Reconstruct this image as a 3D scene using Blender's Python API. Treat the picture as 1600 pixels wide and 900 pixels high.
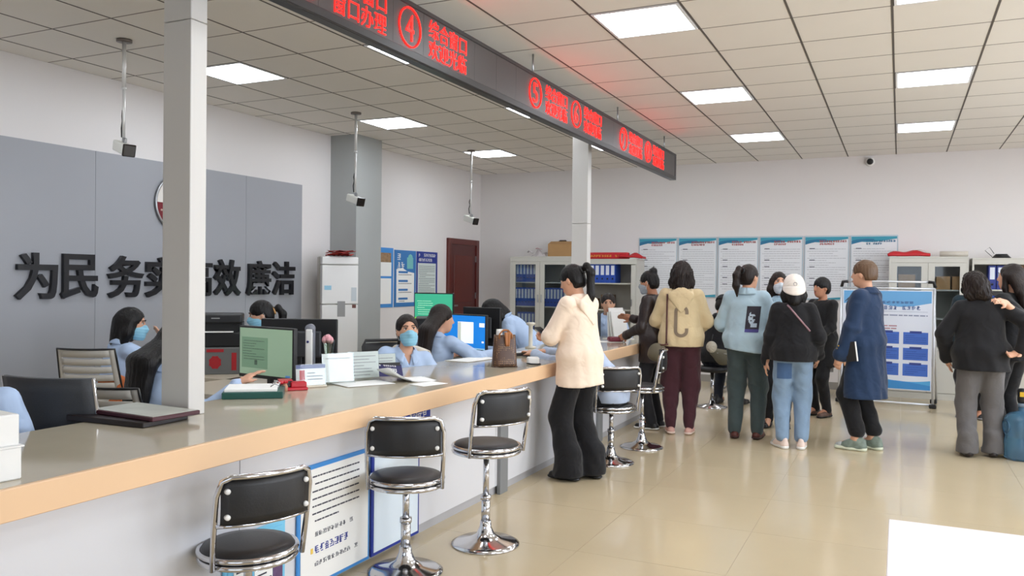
import bpy, bmesh, math, random
import numpy as np
from mathutils import Vector, Matrix
from mathutils.bvhtree import BVHTree

for _o in list(bpy.data.objects):
    bpy.data.objects.remove(_o)
SC = bpy.context.scene
COL = SC.collection
R = math.radians
rnd = random.Random(7)

# ------------------------------------------------------------------ camera
cam_d = bpy.data.cameras.new('camera')
cam_d.sensor_width = 36.0
cam_d.lens = 36.0 * 1279.0 / 1600.0
cam_d.clip_start = 0.05
cam = bpy.data.objects.new('camera', cam_d)
COL.objects.link(cam)
_M = Matrix(((0.90363, -0.01506, 0.42806, 0.0),
             (0.42817, 0.00495, -0.90369, 0.0),
             (0.01149, 0.99987, 0.01092, 1.48),
             (0, 0, 0, 1)))
cam.matrix_world = _M
SC.camera = cam

# ------------------------------------------------------------------ world, view
world = bpy.data.worlds.new('world')
SC.world = world
world.use_nodes = True
_bg = world.node_tree.nodes['Background']
_bg.inputs[0].default_value = (0.75, 0.86, 1.0, 1)
_bg.inputs[1].default_value = 1.6
SC.view_settings.view_transform = 'Standard'
SC.view_settings.look = 'None'
SC.view_settings.gamma = 1.0
SC.view_settings.use_curve_mapping = False
SC.view_settings.exposure = 0.0
SC.cycles.max_bounces = 8
SC.cycles.diffuse_bounces = 5
SC.cycles.transparent_max_bounces = 12
SC.cycles.caustics_reflective = False
SC.cycles.caustics_refractive = False
SC.cycles.sample_clamp_indirect = 6.0

PANEL_EMIT = 14.5        # ceiling light panels
DAY = 1.0                # daylight through the windows

def area(name, loc, direction, sx, sy, power, color=(1, 1, 1)):
    l = bpy.data.lights.new(name, 'AREA')
    l.shape = 'RECTANGLE'
    l.size, l.size_y = sx, sy
    l.energy = power
    l.color = color
    o = bpy.data.objects.new(name, l)
    COL.objects.link(o)
    o.location = loc
    o.rotation_euler = Vector(direction).to_track_quat('-Z', 'Y').to_euler()
    return o

# room extents (metres; camera stands at x=0, y=0)
XL, XR, YN, YF, ZC = -6.37, 4.2, -3.0, 12.18, 3.22
WIN_Y = [-0.9, 2.3, 5.5, 8.7]           # window centres along the right wall
for _y in WIN_Y:
    area('window_daylight', (XR + 0.25, _y, 1.85), (-1, 0, -0.12), 2.1, 1.7, 142 * DAY, (0.875, 0.935, 1.0))
area('entrance_daylight', (-0.5, YN - 0.25, 1.5), (0, 1, -0.05), 3.4, 2.3, 30 * DAY, (0.88, 0.94, 1.0))

# ------------------------------------------------------------------ materials
def lin(c):
    return tuple(((v / 255) / 12.92 if v / 255 <= .04045 else ((v / 255 + .055) / 1.055) ** 2.4) for v in c)
_mc = {}
def mat(name, rgb=(200, 200, 200), rough=.5, metal=0.0, emit=0.0, noise=0.0, nscale=8.0, bump=0.0, bscale=60.0,
        bdist=.01, bdet=3, bdistort=0.0, alpha=1.0, trans=0.0, spec=.5, coat=0.0, sheen=0.0, stretch=None):
    if name in _mc:
        return _mc[name]
    m = bpy.data.materials.new(name)
    m.use_nodes = True
    nt = m.node_tree
    b = nt.nodes['Principled BSDF']
    c = lin(rgb) + (1,)
    b.inputs['Base Color'].default_value = c
    b.inputs['Roughness'].default_value = rough
    b.inputs['Metallic'].default_value = metal
    b.inputs['Specular IOR Level'].default_value = spec
    b.inputs['Coat Weight'].default_value = coat
    b.inputs['Sheen Weight'].default_value = sheen
    if trans:
        b.inputs['Transmission Weight'].default_value = trans
    if alpha < 1:
        b.inputs['Alpha'].default_value = alpha
    if emit:
        b.inputs['Emission Color'].default_value = c
        b.inputs['Emission Strength'].default_value = emit
    tc = None
    if noise or bump:
        tc = nt.nodes.new('ShaderNodeTexCoord')
        src = tc.outputs['Object']
        if stretch:
            mp = nt.nodes.new('ShaderNodeMapping')
            mp.inputs['Scale'].default_value = stretch
            nt.links.new(src, mp.inputs['Vector'])
            src = mp.outputs['Vector']
    if noise:
        n = nt.nodes.new('ShaderNodeTexNoise')
        n.inputs['Scale'].default_value = nscale
        n.inputs['Detail'].default_value = 5
        nt.links.new(src, n.inputs['Vector'])
        mx = nt.nodes.new('ShaderNodeMix')
        mx.data_type = 'RGBA'
        mx.inputs['A'].default_value = tuple(max(0, v * (1 - noise)) for v in c[:3]) + (1,)
        mx.inputs['B'].default_value = tuple(min(1, v * (1 + noise)) for v in c[:3]) + (1,)
        nt.links.new(n.outputs['Fac'], mx.inputs['Factor'])
        nt.links.new(mx.outputs['Result'], b.inputs['Base Color'])
    if bump:
        n2 = nt.nodes.new('ShaderNodeTexNoise')
        n2.inputs['Scale'].default_value = bscale
        n2.inputs['Detail'].default_value = bdet
        n2.inputs['Distortion'].default_value = bdistort
        nt.links.new(src, n2.inputs['Vector'])
        bp = nt.nodes.new('ShaderNodeBump')
        bp.inputs['Strength'].default_value = bump
        bp.inputs['Distance'].default_value = bdist
        nt.links.new(n2.outputs['Fac'], bp.inputs['Height'])
        nt.links.new(bp.outputs['Normal'], b.inputs['Normal'])
    _mc[name] = m
    return m

def glass_mat(name='window_glass', tint=(246, 246, 247), gloss=.06):
    if name in _mc:
        return _mc[name]
    m = bpy.data.materials.new(name)
    m.use_nodes = True
    nt = m.node_tree
    nt.nodes.remove(nt.nodes['Principled BSDF'])
    t = nt.nodes.new('ShaderNodeBsdfTransparent')
    t.inputs[0].default_value = lin(tint) + (1,)
    g = nt.nodes.new('ShaderNodeBsdfGlossy')
    g.inputs['Roughness'].default_value = .03
    mx = nt.nodes.new('ShaderNodeMixShader')
    mx.inputs[0].default_value = gloss
    nt.links.new(t.outputs[0], mx.inputs[1])
    nt.links.new(g.outputs[0], mx.inputs[2])
    nt.links.new(mx.outputs[0], nt.nodes['Material Output'].inputs[0])
    _mc[name] = m
    return m

CHROME = mat('chrome', (205, 205, 208), .12, 1.0)
STEEL = mat('brushed_steel', (170, 172, 175), .35, 1.0)
BLACKP = mat('black_plastic', (22, 22, 24), .42)
DARKP = mat('dark_grey_plastic', (52, 54, 58), .45)
WHITEP = mat('white_plastic', (232, 232, 230), .4)
PAPER = mat('white_paper', (240, 240, 238), .8)
INK = mat('dark_ink', (70, 72, 84), .8)

# ------------------------------------------------------------------ mesh helpers
def link(o, parent=None):
    COL.objects.link(o)
    if parent is not None:
        o.parent = parent
    return o
def tag(o, label=None, cat=None, group=None, kind=None):
    if label: o['label'] = label
    if cat: o['category'] = cat
    if group: o['group'] = group
    if kind: o['kind'] = kind
    return o
def thing(name, label, cat, loc=(0, 0, 0), rz=0.0, group=None):
    o = bpy.data.objects.new(name, None)
    o.empty_display_size = .1
    COL.objects.link(o)
    o.location = loc
    o.rotation_euler = (0, 0, R(rz))
    return tag(o, label, cat, group)

STUFF = {'print', 'heading', 'lettering', 'clause_numbers', 'title', 'document_text', 'desktop_text', 'red_print', 'box_print', 'gold_lettering', 'studs'}
class MB:
    def __init__(s):
        s.v, s.f, s.sm = [], [], []
    def add(s, v, f, smooth=False, M=None):
        n = len(s.v)
        if M is not None:
            v = [M @ Vector(p) for p in v]
        s.v += [tuple(p) for p in v]
        s.f += [tuple(n + i for i in q) for q in f]
        s.sm += [smooth] * len(f)
        return s
    def box(s, lo, hi, bev=0.0, M=None):
        x0, y0, z0 = lo
        x1, y1, z1 = hi
        b = min(bev, (x1 - x0) * .49, (y1 - y0) * .49, (z1 - z0) * .49)
        if b <= 0:
            v = [(x0, y0, z0), (x1, y0, z0), (x1, y1, z0), (x0, y1, z0), (x0, y0, z1), (x1, y0, z1), (x1, y1, z1), (x0, y1, z1)]
            return s.add(v, [(0, 3, 2, 1), (4, 5, 6, 7), (0, 1, 5, 4), (1, 2, 6, 5), (2, 3, 7, 6), (3, 0, 4, 7)], False, M)
        bm = bmesh.new()
        bmesh.ops.create_cube(bm, size=1)
        for p in bm.verts:
            p.co = Vector(((x0 + x1) / 2 + p.co.x * (x1 - x0), (y0 + y1) / 2 + p.co.y * (y1 - y0), (z0 + z1) / 2 + p.co.z * (z1 - z0)))
        bmesh.ops.bevel(bm, geom=bm.edges[:], offset=b, segments=2 if b > .004 else 1, affect='EDGES', profile=.5)
        bm.verts.index_update()
        v = [tuple(p.co) for p in bm.verts]
        f = [tuple(q.index for q in fc.verts) for fc in bm.faces]
        bm.free()
        return s.add(v, f, False, M)
    def lathe(s, prof, n=24, c=(0, 0, 0), M=None, smooth=True):
        # prof: list of (r, z)
        v, f = [], []
        for r, z in prof:
            for i in range(n):
                a = 2 * math.pi * i / n
                v.append((c[0] + r * math.cos(a), c[1] + r * math.sin(a), c[2] + z))
        for k in range(len(prof) - 1):
            for i in range(n):
                j = (i + 1) % n
                f.append((k * n + i, k * n + j, (k + 1) * n + j, (k + 1) * n + i))
        f.append(tuple(range(n))[::-1])
        f.append(tuple((len(prof) - 1) * n + i for i in range(n)))
        return s.add(v, f, smooth, M)
    def tube(s, pts, r, n=10, closed=False, M=None, rs=None):
        P = [Vector(p) for p in pts]
        m = len(P)
        v, f = [], []
        up = None
        for i, p in enumerate(P):
            if closed:
                t = (P[(i + 1) % m] - P[i - 1])
            else:
                t = (P[min(i + 1, m - 1)] - P[max(i - 1, 0)])
            t.normalize()
            if up is None:
                up = Vector((0, 0, 1)) if abs(t.z) < .9 else Vector((1, 0, 0))
            a = (up - t * up.dot(t)).normalized()
            up = a
            b = t.cross(a)
            rr = rs[i] if rs else r
            for k in range(n):
                q = 2 * math.pi * k / n
                v.append(p + (a * math.cos(q) + b * math.sin(q)) * rr)
        for i in range(m if closed else m - 1):
            j = (i + 1) % m
            for k in range(n):
                l = (k + 1) % n
                f.append((i * n + k, i * n + l, j * n + l, j * n + k))
        if not closed:
            f.append(tuple(range(n))[::-1])
            f.append(tuple((m - 1) * n + k for k in range(n)))
        return s.add(v, f, True, M)
    def prism(s, poly, h0, h1, M=None, smooth=False):
        n = len(poly)
        v = [(x, y, h0) for x, y in poly] + [(x, y, h1) for x, y in poly]
        f = [tuple(range(n))[::-1], tuple(range(n, 2 * n))] + [(i, (i + 1) % n, n + (i + 1) % n, n + i) for i in range(n)]
        return s.add(v, f, smooth, M)
    def torus(s, Rr, r, c=(0, 0, 0), n=32, m=8, M=None):
        pts = [(c[0] + Rr * math.cos(2 * math.pi * i / n), c[1] + Rr * math.sin(2 * math.pi * i / n), c[2]) for i in range(n)]
        return s.tube(pts, r, m, True, M)
    def ball(s, c, r, n=14, m=9, M=None):
        rx, ry, rz = r if isinstance(r, (tuple, list)) else (r, r, r)
        v, f = [], []
        for k in range(m + 1):
            t = math.pi * k / m
            for i in range(n):
                a = 2 * math.pi * i / n
                v.append((c[0] + rx * math.sin(t) * math.cos(a), c[1] + ry * math.sin(t) * math.sin(a), c[2] + rz * math.cos(t)))
        for k in range(m):
            for i in range(n):
                j = (i + 1) % n
                f.append((k * n + i, (k + 1) * n + i, (k + 1) * n + j, k * n + j))
        return s.add(v, f, True, M)
    def grid(s, nx, ny, fn, smooth=True):
        v = [fn(i / nx, j / ny) for j in range(ny + 1) for i in range(nx + 1)]
        f = [(j * (nx + 1) + i, j * (nx + 1) + i + 1, (j + 1) * (nx + 1) + i + 1, (j + 1) * (nx + 1) + i) for j in range(ny) for i in range(nx)]
        return s.add(v, f, smooth)
    def mesh(s, name, m):
        me = bpy.data.meshes.new(name)
        me.from_pydata(s.v, [], s.f)
        me.polygons.foreach_set('use_smooth', s.sm)
        me.materials.append(m)
        me.update()
        return me
    def build(s, name, m, parent=None, loc=None):
        o = bpy.data.objects.new(name, s.mesh(name, m))
        link(o, parent)
        if name in STUFF:
            o['kind'] = 'stuff'
        if loc is not None:
            o.location = loc
        return o

def mk(name, m, parent, *boxes, bev=0.0):
    b = MB()
    for lo, hi in boxes:
        b.box(lo, hi, bev)
    return b.build(name, m, parent)

def solidify(o, t, offset=0):
    md = o.modifiers.new('solid', 'SOLIDIFY')
    md.thickness = t
    md.offset = offset
    return o

def text(name, body, w, h, M, m, parent=None, depth=.004, bold=0.0, spacing=1.0):
    """text stretched to a w x h box whose lower left corner is M's origin (x right, y up)"""
    cu = bpy.data.curves.new('lettering', 'FONT')
    cu.body = body
    cu.size = 1
    cu.space_character = spacing
    cu.offset = bold
    cu.extrude = .5
    cu.resolution_u = 3
    t = bpy.data.objects.new('lettering', cu)
    COL.objects.link(t)
    bpy.context.view_layer.update()
    me = bpy.data.meshes.new_from_object(t.evaluated_get(bpy.context.evaluated_depsgraph_get()))
    bpy.data.objects.remove(t)
    n = len(me.vertices)
    co = np.empty(n * 3)
    me.vertices.foreach_get('co', co)
    co = co.reshape(-1, 3)
    lo, hi = co.min(0), co.max(0)
    sc = (hi - lo)
    sc[sc < 1e-6] = 1
    co = (co - lo) / sc * np.array([w, h, depth])
    me.vertices.foreach_set('co', co.astype(np.float32).ravel())
    me.transform(M)
    me.materials.clear()
    me.materials.append(m)
    me.update()
    o = bpy.data.objects.new(name, me)
    return link(o, parent)

def frameM(o, x, y):
    """matrix from origin, x axis, y axis"""
    x = Vector(x).normalized()
    y = Vector(y).normalized()
    z = x.cross(y)
    m = Matrix.Identity(4)
    for i in range(3):
        m[i][0], m[i][1], m[i][2], m[i][3] = x[i], y[i], z[i], o[i]
    return m

def glyphs(mb, x0, y0, w, h, n, r, M, z=.0015, stroke=.16):
    """a row of n printed character-like marks, too small in the photo to read"""
    cw = w / n
    st = stroke * h * .7
    for i in range(n):
        if r.random() < .06:
            continue
        cx, s = x0 + i * cw, cw * .82
        for k in range(4):
            yy = y0 + h * (.02 + .29 * k)
            a, b = r.choice(((.1, .9), (.25, .75), (0, 1), (.4, 1), (0, .55)))
            mb.box((cx + a * s, yy, 0), (cx + b * s, yy + st, z), 0, M)
        for f in r.sample((.08, .3, .5, .7, .92), 2):
            lo, hi = r.choice(((0, 1), (0, .6), (.35, 1)))
            mb.box((cx + f * s - st / 2, y0 + lo * h, 0), (cx + f * s + st / 2, y0 + hi * h, z), 0, M)
def lines(mb, x0, y0, w, n, pitch, h, r, M, z=.0012):
    """printed text lines made of short dashes"""
    for i in range(n):
        x, yy = x0 + (0.05 * w if r.random() < .3 else 0), y0 - i * pitch
        end = x0 + w * (1 if r.random() < .7 else .4 + .5 * r.random())
        while x < end:
            l = w * (.03 + .09 * r.random())
            mb.box((x, yy, 0), (min(x + l, end), yy + h, z), 0, M)
            x += l + w * .012
def copy_tree(o, parent=None):
    c = o.copy()
    COL.objects.link(c)
    c.parent = parent
    for ch in list(o.children):
        copy_tree(ch, c)
    return c

# ================================================================== the room
WALL = mat('wall_paint', (224, 220, 219), .8, bump=.05, bscale=90, noise=.025, nscale=1.5)
CEIL = mat('ceiling_tile_white', (232, 228, 222), .75, bump=.06, bscale=220, noise=.02, nscale=3)
GRID = mat('ceiling_grid_grey', (92, 86, 80), .6)
GRID2 = mat('ceiling_cross_grey', (126, 119, 112), .6)
FLOOR = mat('polished_floor', (196, 180, 150), .13, noise=.05, nscale=2.2, bump=.012, bscale=5, spec=.5)
GROUT = mat('floor_joint', (168, 150, 122), .5)

fl = mk('floor', GROUT, None, ((XL - .2, YN - .2, -.15), (XR + .2, YF + .2, -.0015)))
tag(fl, kind='structure')
_ft = {}
TW = .8
x = XL
while x < XR - .01:
    x1 = min(x + TW, XR)
    y = YF
    while y > YN + .01:
        y0 = max(y - TW, YN)
        key = (round(x1 - x, 3), round(y - y0, 3))
        if key not in _ft:
            b = MB()
            b.box((.001, .001, -.01), (key[0] - .001, key[1] - .001, 0), 0)
            _ft[key] = b.mesh('floor_tile', FLOOR)
        o = bpy.data.objects.new('floor_tile', _ft[key])
        link(o, fl)
        o.location = (x, y0, 0)
        y = y0
    x = x1

ce = mk('ceiling', GRID, None, ((XL - .2, YN - .2, ZC + .012), (XR + .2, YF + .2, ZC + .2)))
tag(ce, kind='structure')
GX, GY = -.07, 5.067
LIGHTX = [-5.47, -3.67, -1.87, -.07, 1.73, 3.53]
LIGHTY = [GY + 2.4 * k for k in (-1, 0, 1, 2)]
_tiles = {}
i0 = int(math.floor((XL - GX) / .6))
near = MB()
for i in range(i0, 8):
    for j in range(int(math.floor((YN - GY) / .6)), 13):
        xa, ya = GX + .6 * i, GY + .6 * j
        if any(abs(xa - lx) < .05 for lx in LIGHTX) and any(abs(ya - ly) < .05 for ly in LIGHTY):
            continue
        xa0, xa1 = max(xa + .0065, XL), min(xa + .5935, XR)
        ya0, ya1 = max(ya + .0042, YN), min(ya + .5958, YF)
        if xa1 - xa0 < .03 or ya1 - ya0 < .03:
            continue
        v = (xa + .3, ya + .3)
        dep = -.428 * v[0] + .9037 * v[1]
        lat = .9036 * v[0] + .428 * v[1]
        seen = dep > .5 and abs(lat) / dep < .78 and dep > 3.4
        if seen:
            key = (round(xa1 - xa0, 3), round(ya1 - ya0, 3))
            if key not in _tiles:
                b = MB()
                b.box((0, 0, 0), (key[0], key[1], .014), .002)
                _tiles[key] = b.mesh('ceiling_tile', CEIL)
            o = bpy.data.objects.new('ceiling_tile', _tiles[key])
            link(o, ce)
            o.location = (xa0, ya0, ZC)
        else:
            near.box((xa0, ya0, ZC), (xa1, ya1, ZC + .014))
for i in range(i0, 8):
    xg = GX + .6 * i
    if XL + .02 < xg < XR - .02:
        mk('main_runner', GRID, ce, ((xg - .0065, YN, ZC - .0015), (xg + .0065, YF, ZC + .013)))
for j in range(int(math.floor((YN - GY) / .6)), 13):
    yg = GY + .6 * j
    if YN + .02 < yg < YF - .02:
        mk('cross_runner', GRID2, ce, ((XL, yg - .0048, ZC - .001), (XR, yg + .0048, ZC + .013)))
o = near.build('ceiling_tiling', CEIL, ce)
tag(o, kind='stuff')

# walls
wl = mk('wall_left', WALL, None, ((XL - .2, YN - .2, 0), (XL, YF + .2, ZC)))
wf = mk('wall_far', WALL, None, ((XL - .2, YF, 0), (XR + .2, YF + .2, ZC)))
for o in (wl, wf):
    tag(o, kind='structure')
# right wall with four windows, near wall with a wide glazed entrance
b = MB()
ys = [YN]
for yc in WIN_Y:
    ys += [yc - 1.05, yc + 1.05]
ys.append(YF)
for a, c in zip(ys[0::2], ys[1::2]):
    b.box((XR, a, 0), (XR + .2, c, ZC))
for yc in WIN_Y:
    b.box((XR, yc - 1.05, 0), (XR + .2, yc + 1.05, 1.0))
    b.box((XR, yc - 1.05, 2.7), (XR + .2, yc + 1.05, ZC))
tag(b.build('wall_right', WALL), kind='structure')
b = MB()
b.box((XL - .2, YN - .2, 0), (-2.2, YN, ZC))
b.box((1.2, YN - .2, 0), (XR + .2, YN, ZC))
b.box((-2.2, YN - .2, 2.65), (1.2, YN, ZC))
tag(b.build('wall_near', mat('wall_near_darkened', (128, 126, 126), .8)), kind='structure')  # unseen wall, colour darkened so less light reaches the column fronts
FRAMEW = mat('window_frame_white', (225, 226, 226), .4)
for k, yc in enumerate(WIN_Y):
    w = thing('window_%d' % (k + 1), None, None, (XR + .1, yc, 1.0))
    tag(w, kind='structure')
    mk('window_frame', FRAMEW, w, ((-.04, -1.05, 0), (.04, -.98, 1.7)), ((-.04, .98, 0), (.04, 1.05, 1.7)), ((-.04, -.98, 0), (.04, .98, .07)),
       ((-.04, -.98, 1.63), (.04, .98, 1.7)), ((-.04, -.03, .07), (.04, .03, 1.63)))
    for a, c in ((-.98, -.03), (.03, .98)):
        mk('pane', glass_mat(), w, ((-.004, a, .07), (.004, c, 1.63)))
w = thing('door_2', None, None, (-.5, YN - .1, 0))
tag(w, kind='structure')
mk('door_frame', FRAMEW, w, ((-1.7, -.05, 0), (-1.62, .05, 2.65)), ((1.62, -.05, 0), (1.7, .05, 2.65)), ((-.04, -.05, 0), (.04, .05, 2.57)), ((-1.62, -.05, 2.57), (1.62, .05, 2.65)))
for a, c in ((-1.62, -.04), (.04, 1.62)):
    mk('pane', glass_mat(), w, ((a, -.005, .0), (c, .005, 2.57)))

# ceiling light panels
LF = mat('light_frame', (235, 236, 240), .4)
LE = mat('light_diffuser', (241, 248, 255), .5, emit=PANEL_EMIT)
_lf = MB()
for q in (((.012, .012, -.006), (.588, .03, .006)), ((.012, .57, -.006), (.588, .588, .006)), ((.012, .03, -.006), (.03, .57, .006)), ((.57, .03, -.006), (.588, .57, .006))):
    _lf.box(*q)
_lfm = _lf.mesh('light_frame', LF)
_ld = MB()
_ld.box((.03, .03, -.003), (.57, .57, .004))
_ldm = _ld.mesh('light_diffuser', LE)
ordn = {-5.47: 'above the staff by the grey wall', -3.67: 'hidden behind the red display sign', -1.87: 'just right of the red display sign', -.07: 'in the right-hand row', 1.73: 'beyond the right picture edge', 3.53: 'along the window wall'}
dist = {0: 'fourth from the far wall', 1: 'third from the far wall', 2: 'second from the far wall', 3: 'closest to the far wall'}
for lx in LIGHTX:
    for k, ly in enumerate(LIGHTY):
        t = thing('ceiling_light', 'white ceiling light panel %s, %s' % (ordn[lx], dist[k]), 'ceiling light', (lx, ly, ZC), 0, 'square ceiling light panels')
        link(bpy.data.objects.new('light_frame', _lfm), t)
        link(bpy.data.objects.new('diffuser', _ldm), t)

# grey wall panels behind the staff, raised slogan, round emblem
GREYP = mat('grey_wall_panel', (158, 160, 166), .38, noise=.03, nscale=1.2)
for k in range(5):
    y0 = 3.08 + .91 * k
    mk('wall_panel', GREYP, wl, ((XL, y0 + .0015, 0), (XL + .02, y0 + .9085, 2.555)))
SLOG = mat('black_raised_lettering', (16, 15, 20), .3)
t = thing('wall_slogan', 'thick black Chinese characters in a line on the grey wall', 'lettering', (XL + .021, 4.17, 1.27))
for ch, ya, yb in (('为', 4.17, 4.53), ('民', 4.56, 4.91), ('务', 5.01, 5.39), ('实', 5.41, 5.78), ('高', 5.86, 6.22), ('效', 6.25, 6.62), ('廉', 6.71, 7.08), ('洁', 7.11, 7.48)):
    text('character', ch, yb - ya, .38, frameM((0, ya - 4.17, 0), (0, 1, 0), (0, 0, 1)), SLOG, t, .035, bold=.021)
t = thing('wall_emblem', 'round white and dark red emblem on the grey wall behind the near column', 'emblem', (XL + .02, 5.79, 2.17))
MX = frameM((0, 0, 0), (0, 1, 0), (0, 0, 1))
b = MB(); b.torus(.265, .012, (0, 0, .02), 48, 8, MX); b.build('rim', STEEL, t)
for nm, a0, a1, c in (('upper_field', 0, 180, (226, 222, 216)), ('lower_field', 180, 360, (118, 22, 34))):
    b = MB(); b.prism([(.26 * math.cos(R(a0 + q * 10)), .26 * math.sin(R(a0 + q * 10))) for q in range(19)], 0, .02, MX)
    b.build(nm, mat('emblem_' + nm, c, .4), t)
b = MB(); b.lathe([(.17, .02), (.17, .026)], 40, M=MX); b.build('centre', mat('emblem_centre', (214, 206, 196), .4), t)
b = MB()
for q in range(7):
    a = R(200 + q * 22)
    b.ball((.215 * math.cos(a), .215 * math.sin(a), .022), .011, 8, 5, MX)
b.build('studs', mat('emblem_stud', (230, 200, 190), .4), t)

# wall pillar and the two slim columns standing on the counter
PGREY = mat('column_grey_paint', (164, 167, 166), .5, noise=.02, nscale=2)
o = mk('wall_pillar', PGREY, None, ((XL, 8.18, 0), (-5.98, 8.71, ZC)))
tag(o, kind='structure')
COLW = mat('column_cladding', (208, 206, 203), .42)
for nm, y0, y1, seam in (('column', 2.68, 2.775, 2.62), ('column', 7.80, 7.9, 2.05)):
    c = thing(nm, None, None, (-2.945, y0, .85))
    tag(c, kind='structure')
    mk('lower_cladding', COLW, c, ((-.085, 0, .0005), (.085, y1 - y0, seam - .85)), bev=.003)
    mk('upper_cladding', COLW, c, ((-.085, 0, seam - .847), (.085, y1 - y0, ZC - .85)), bev=.003)

# door in the left wall
DW = mat('red_brown_door_wood', (92, 34, 28), .35, noise=.25, nscale=5, stretch=(1, 1, .15))
d = thing('door_1', None, None, (XL, 11.05, 0))
tag(d, kind='structure')
mk('door_frame', DW, d, ((0, 0, 0), (.05, .08, 2.11)), ((0, .93, 0), (.05, 1.01, 2.11)), ((0, .08, 2.02), (.05, .93, 2.11)), bev=.004)
lf = mk('door_leaf', mat('door_leaf_wood', (80, 26, 24), .3, noise=.2, nscale=4, stretch=(1, 1, .15)), d, ((0, .082, 0), (.028, .928, 2.018)))
for z0, z1 in ((.2, .95), (1.1, 1.85)):
    mk('door_panel', DW, lf, ((.028, .2, z0), (.036, .8, z1)), bev=.006)
for z in (.55, 1.15, 1.75):
    mk('hinge', STEEL, lf, ((.028, .905, z), (.04, .925, z + .1)))
mk('door_handle', STEEL, lf, ((.028, .12, .98), (.05, .15, 1.14)), ((.05, .12, 1.04), (.075, .26, 1.065)), bev=.003)
mk('trim_1', mat('skirting_grey', (150, 146, 140), .5), None, ((XL, YF - .012, 0), (XR, YF, .1)))
tag(bpy.data.objects['trim_1'], kind='structure')

# ================================================================== LED display sign
t = thing('led_display_sign', 'long black display sign with red characters hung above the counter', 'display sign', (-2.55, 0, 2.738))
LH, LY0, LY1 = .322, .9, 10.12
SGB = mat('sign_housing', (44, 44, 48), .35)
mk('housing', SGB, t, ((-.075, LY0, 0), (-.012, LY1, LH)), bev=.004)
mk('frame', mat('sign_frame', (40, 38, 40), .4), t, ((-.012, LY0, 0), (.006, LY1, .045)), ((-.012, LY0, LH - .028), (.006, LY1, LH)),
   ((-.012, LY0, .045), (.006, LY0 + .03, LH - .028)), ((-.012, LY1 - .05, .045), (.006, LY1, LH - .028)), bev=.003)
y = LY0 + .03
k = 0
LEDF = mat('led_screen_face', (66, 62, 62), .38, noise=.1, nscale=160)
while y < LY1 - .06:
    y1 = min(y + .32, LY1 - .05)
    mk('led_module', LEDF, t, ((-.012, y + .001, .045), (0, y1 - .001, LH - .028)))
    y = y1
for y in (1.6, 3.7, 5.8, 7.9, 9.7):
    b = MB(); b.tube([(-.04, y, LH), (-.04, y, ZC - 2.738)], .008, 8); b.build('hanger', STEEL, t)
LEDR = mat('led_red', (255, 14, 9), .5, emit=5.5)
MS = lambda yy, zz: frameM((.0005, yy, zz), (0, 1, 0), (0, 0, 1))
for n, yc, yt in (('3', 3.09, 3.28), ('4', 3.98, 4.19), ('5', 5.76, 5.96), ('6', 6.635, 6.83), ('7', 7.975, 8.17), ('8', 8.87, 9.07)):
    ring = MB(); ring.tube([(.004, yc + .112 * math.cos(q * math.pi / 20), .171 + .11 * math.sin(q * math.pi / 20)) for q in range(40)], .0048, 6, True)
    ring.build('number_ring', LEDR, t)
    text('number', n, .085, .15, MS(yc - .043, .096), LEDR, t, .004, bold=-.004)
    if n == '3':
        text('text_line', '综合窗口', .46, .108, MS(yt, .174), LEDR, t, .004, bold=-.01)
        text('text_line', '窗口办理', .46, .108, MS(yt, .055), LEDR, t, .004, bold=-.01)
    else:
        text('text_line', '综合窗口', .46, .108, MS(yt, .174), LEDR, t, .004, bold=-.01)
        text('text_line', '欢迎光临', .46, .108, MS(yt, .055), LEDR, t, .004, bold=-.01)

# ================================================================== hanging cameras
def hanging_camera(x, y, zc, label):
    t = thing('hanging_camera', label, 'security camera', (x, y, ZC), 0, 'security cameras on ceiling poles')
    d = ZC - zc
    b = MB(); b.lathe([(.055, -.018), (.055, -.0005)], 24); b.build('mount_plate', mat('camera_mount', (120, 112, 108), .4, .6), t)
    b = MB(); b.tube([(0, 0, -.018), (0, 0, -.45 * d)], .0145, 10); b.tube([(0, 0, -.45 * d), (0, 0, -d + .07)], .011, 10); b.lathe([(.018, -.46 * d), (.018, -.44 * d)], 14)
    b.build('pole', mat('camera_pole', (215, 214, 212), .3, .3), t)
    b = MB(); b.tube([(-.012, 0, -d + .28), (-.03, .01, -d + .24), (-.014, 0, -d + .2), (-.035, .01, -d + .15), (-.02, 0, -d + .08)], .006, 6); b.build('cable', BLACKP, t)
    Mh = Matrix.Translation((0, 0, -d)) @ Matrix.Rotation(R(-20), 4, 'Z') @ Matrix.Rotation(R(-18), 4, 'X') @ Matrix.Rotation(R(0), 4, 'Z')
    Mh = Matrix.Translation((0, 0, -d)) @ Matrix.Rotation(R(72), 4, 'Z') @ Matrix.Rotation(R(17), 4, 'X')
    b = MB(); b.box((-.042, -.1, -.04), (.042, .11, .04), .012, Mh); b.build('housing', mat('camera_housing', (228, 228, 222), .4), t)
    b = MB(); b.box((-.047, -.115, -.046), (.047, -.095, .046), .008, Mh); b.build('lens_window', mat('camera_lens', (24, 18, 18), .12), t)
    b = MB(); b.box((-.012, -.02, .04), (.012, .02, .075), .004, Mh); b.build('bracket', STEEL, t)
    return t
hanging_camera(-5.22, 4.26, 2.42, 'security camera on a ceiling pole left of the near column')
hanging_camera(-5.22, 7.12, 2.30, 'security camera on a ceiling pole in front of the grey wall pillar')
hanging_camera(-5.28, 9.81, 2.28, 'security camera on a ceiling pole nearest the brown door')
t = thing('dome_camera', 'small black round camera high on the far wall', 'security camera', (-.39, YF, 3.13))
b = MB(); b.lathe([(.06, 0), (.06, .03), (.05, .04)], 20, M=Matrix.Rotation(R(90), 4, 'X')); b.build('base', WHITEP, t)
b = MB(); b.ball((0, -.055, 0), .042); b.build('lens_ball', BLACKP, t)

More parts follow.
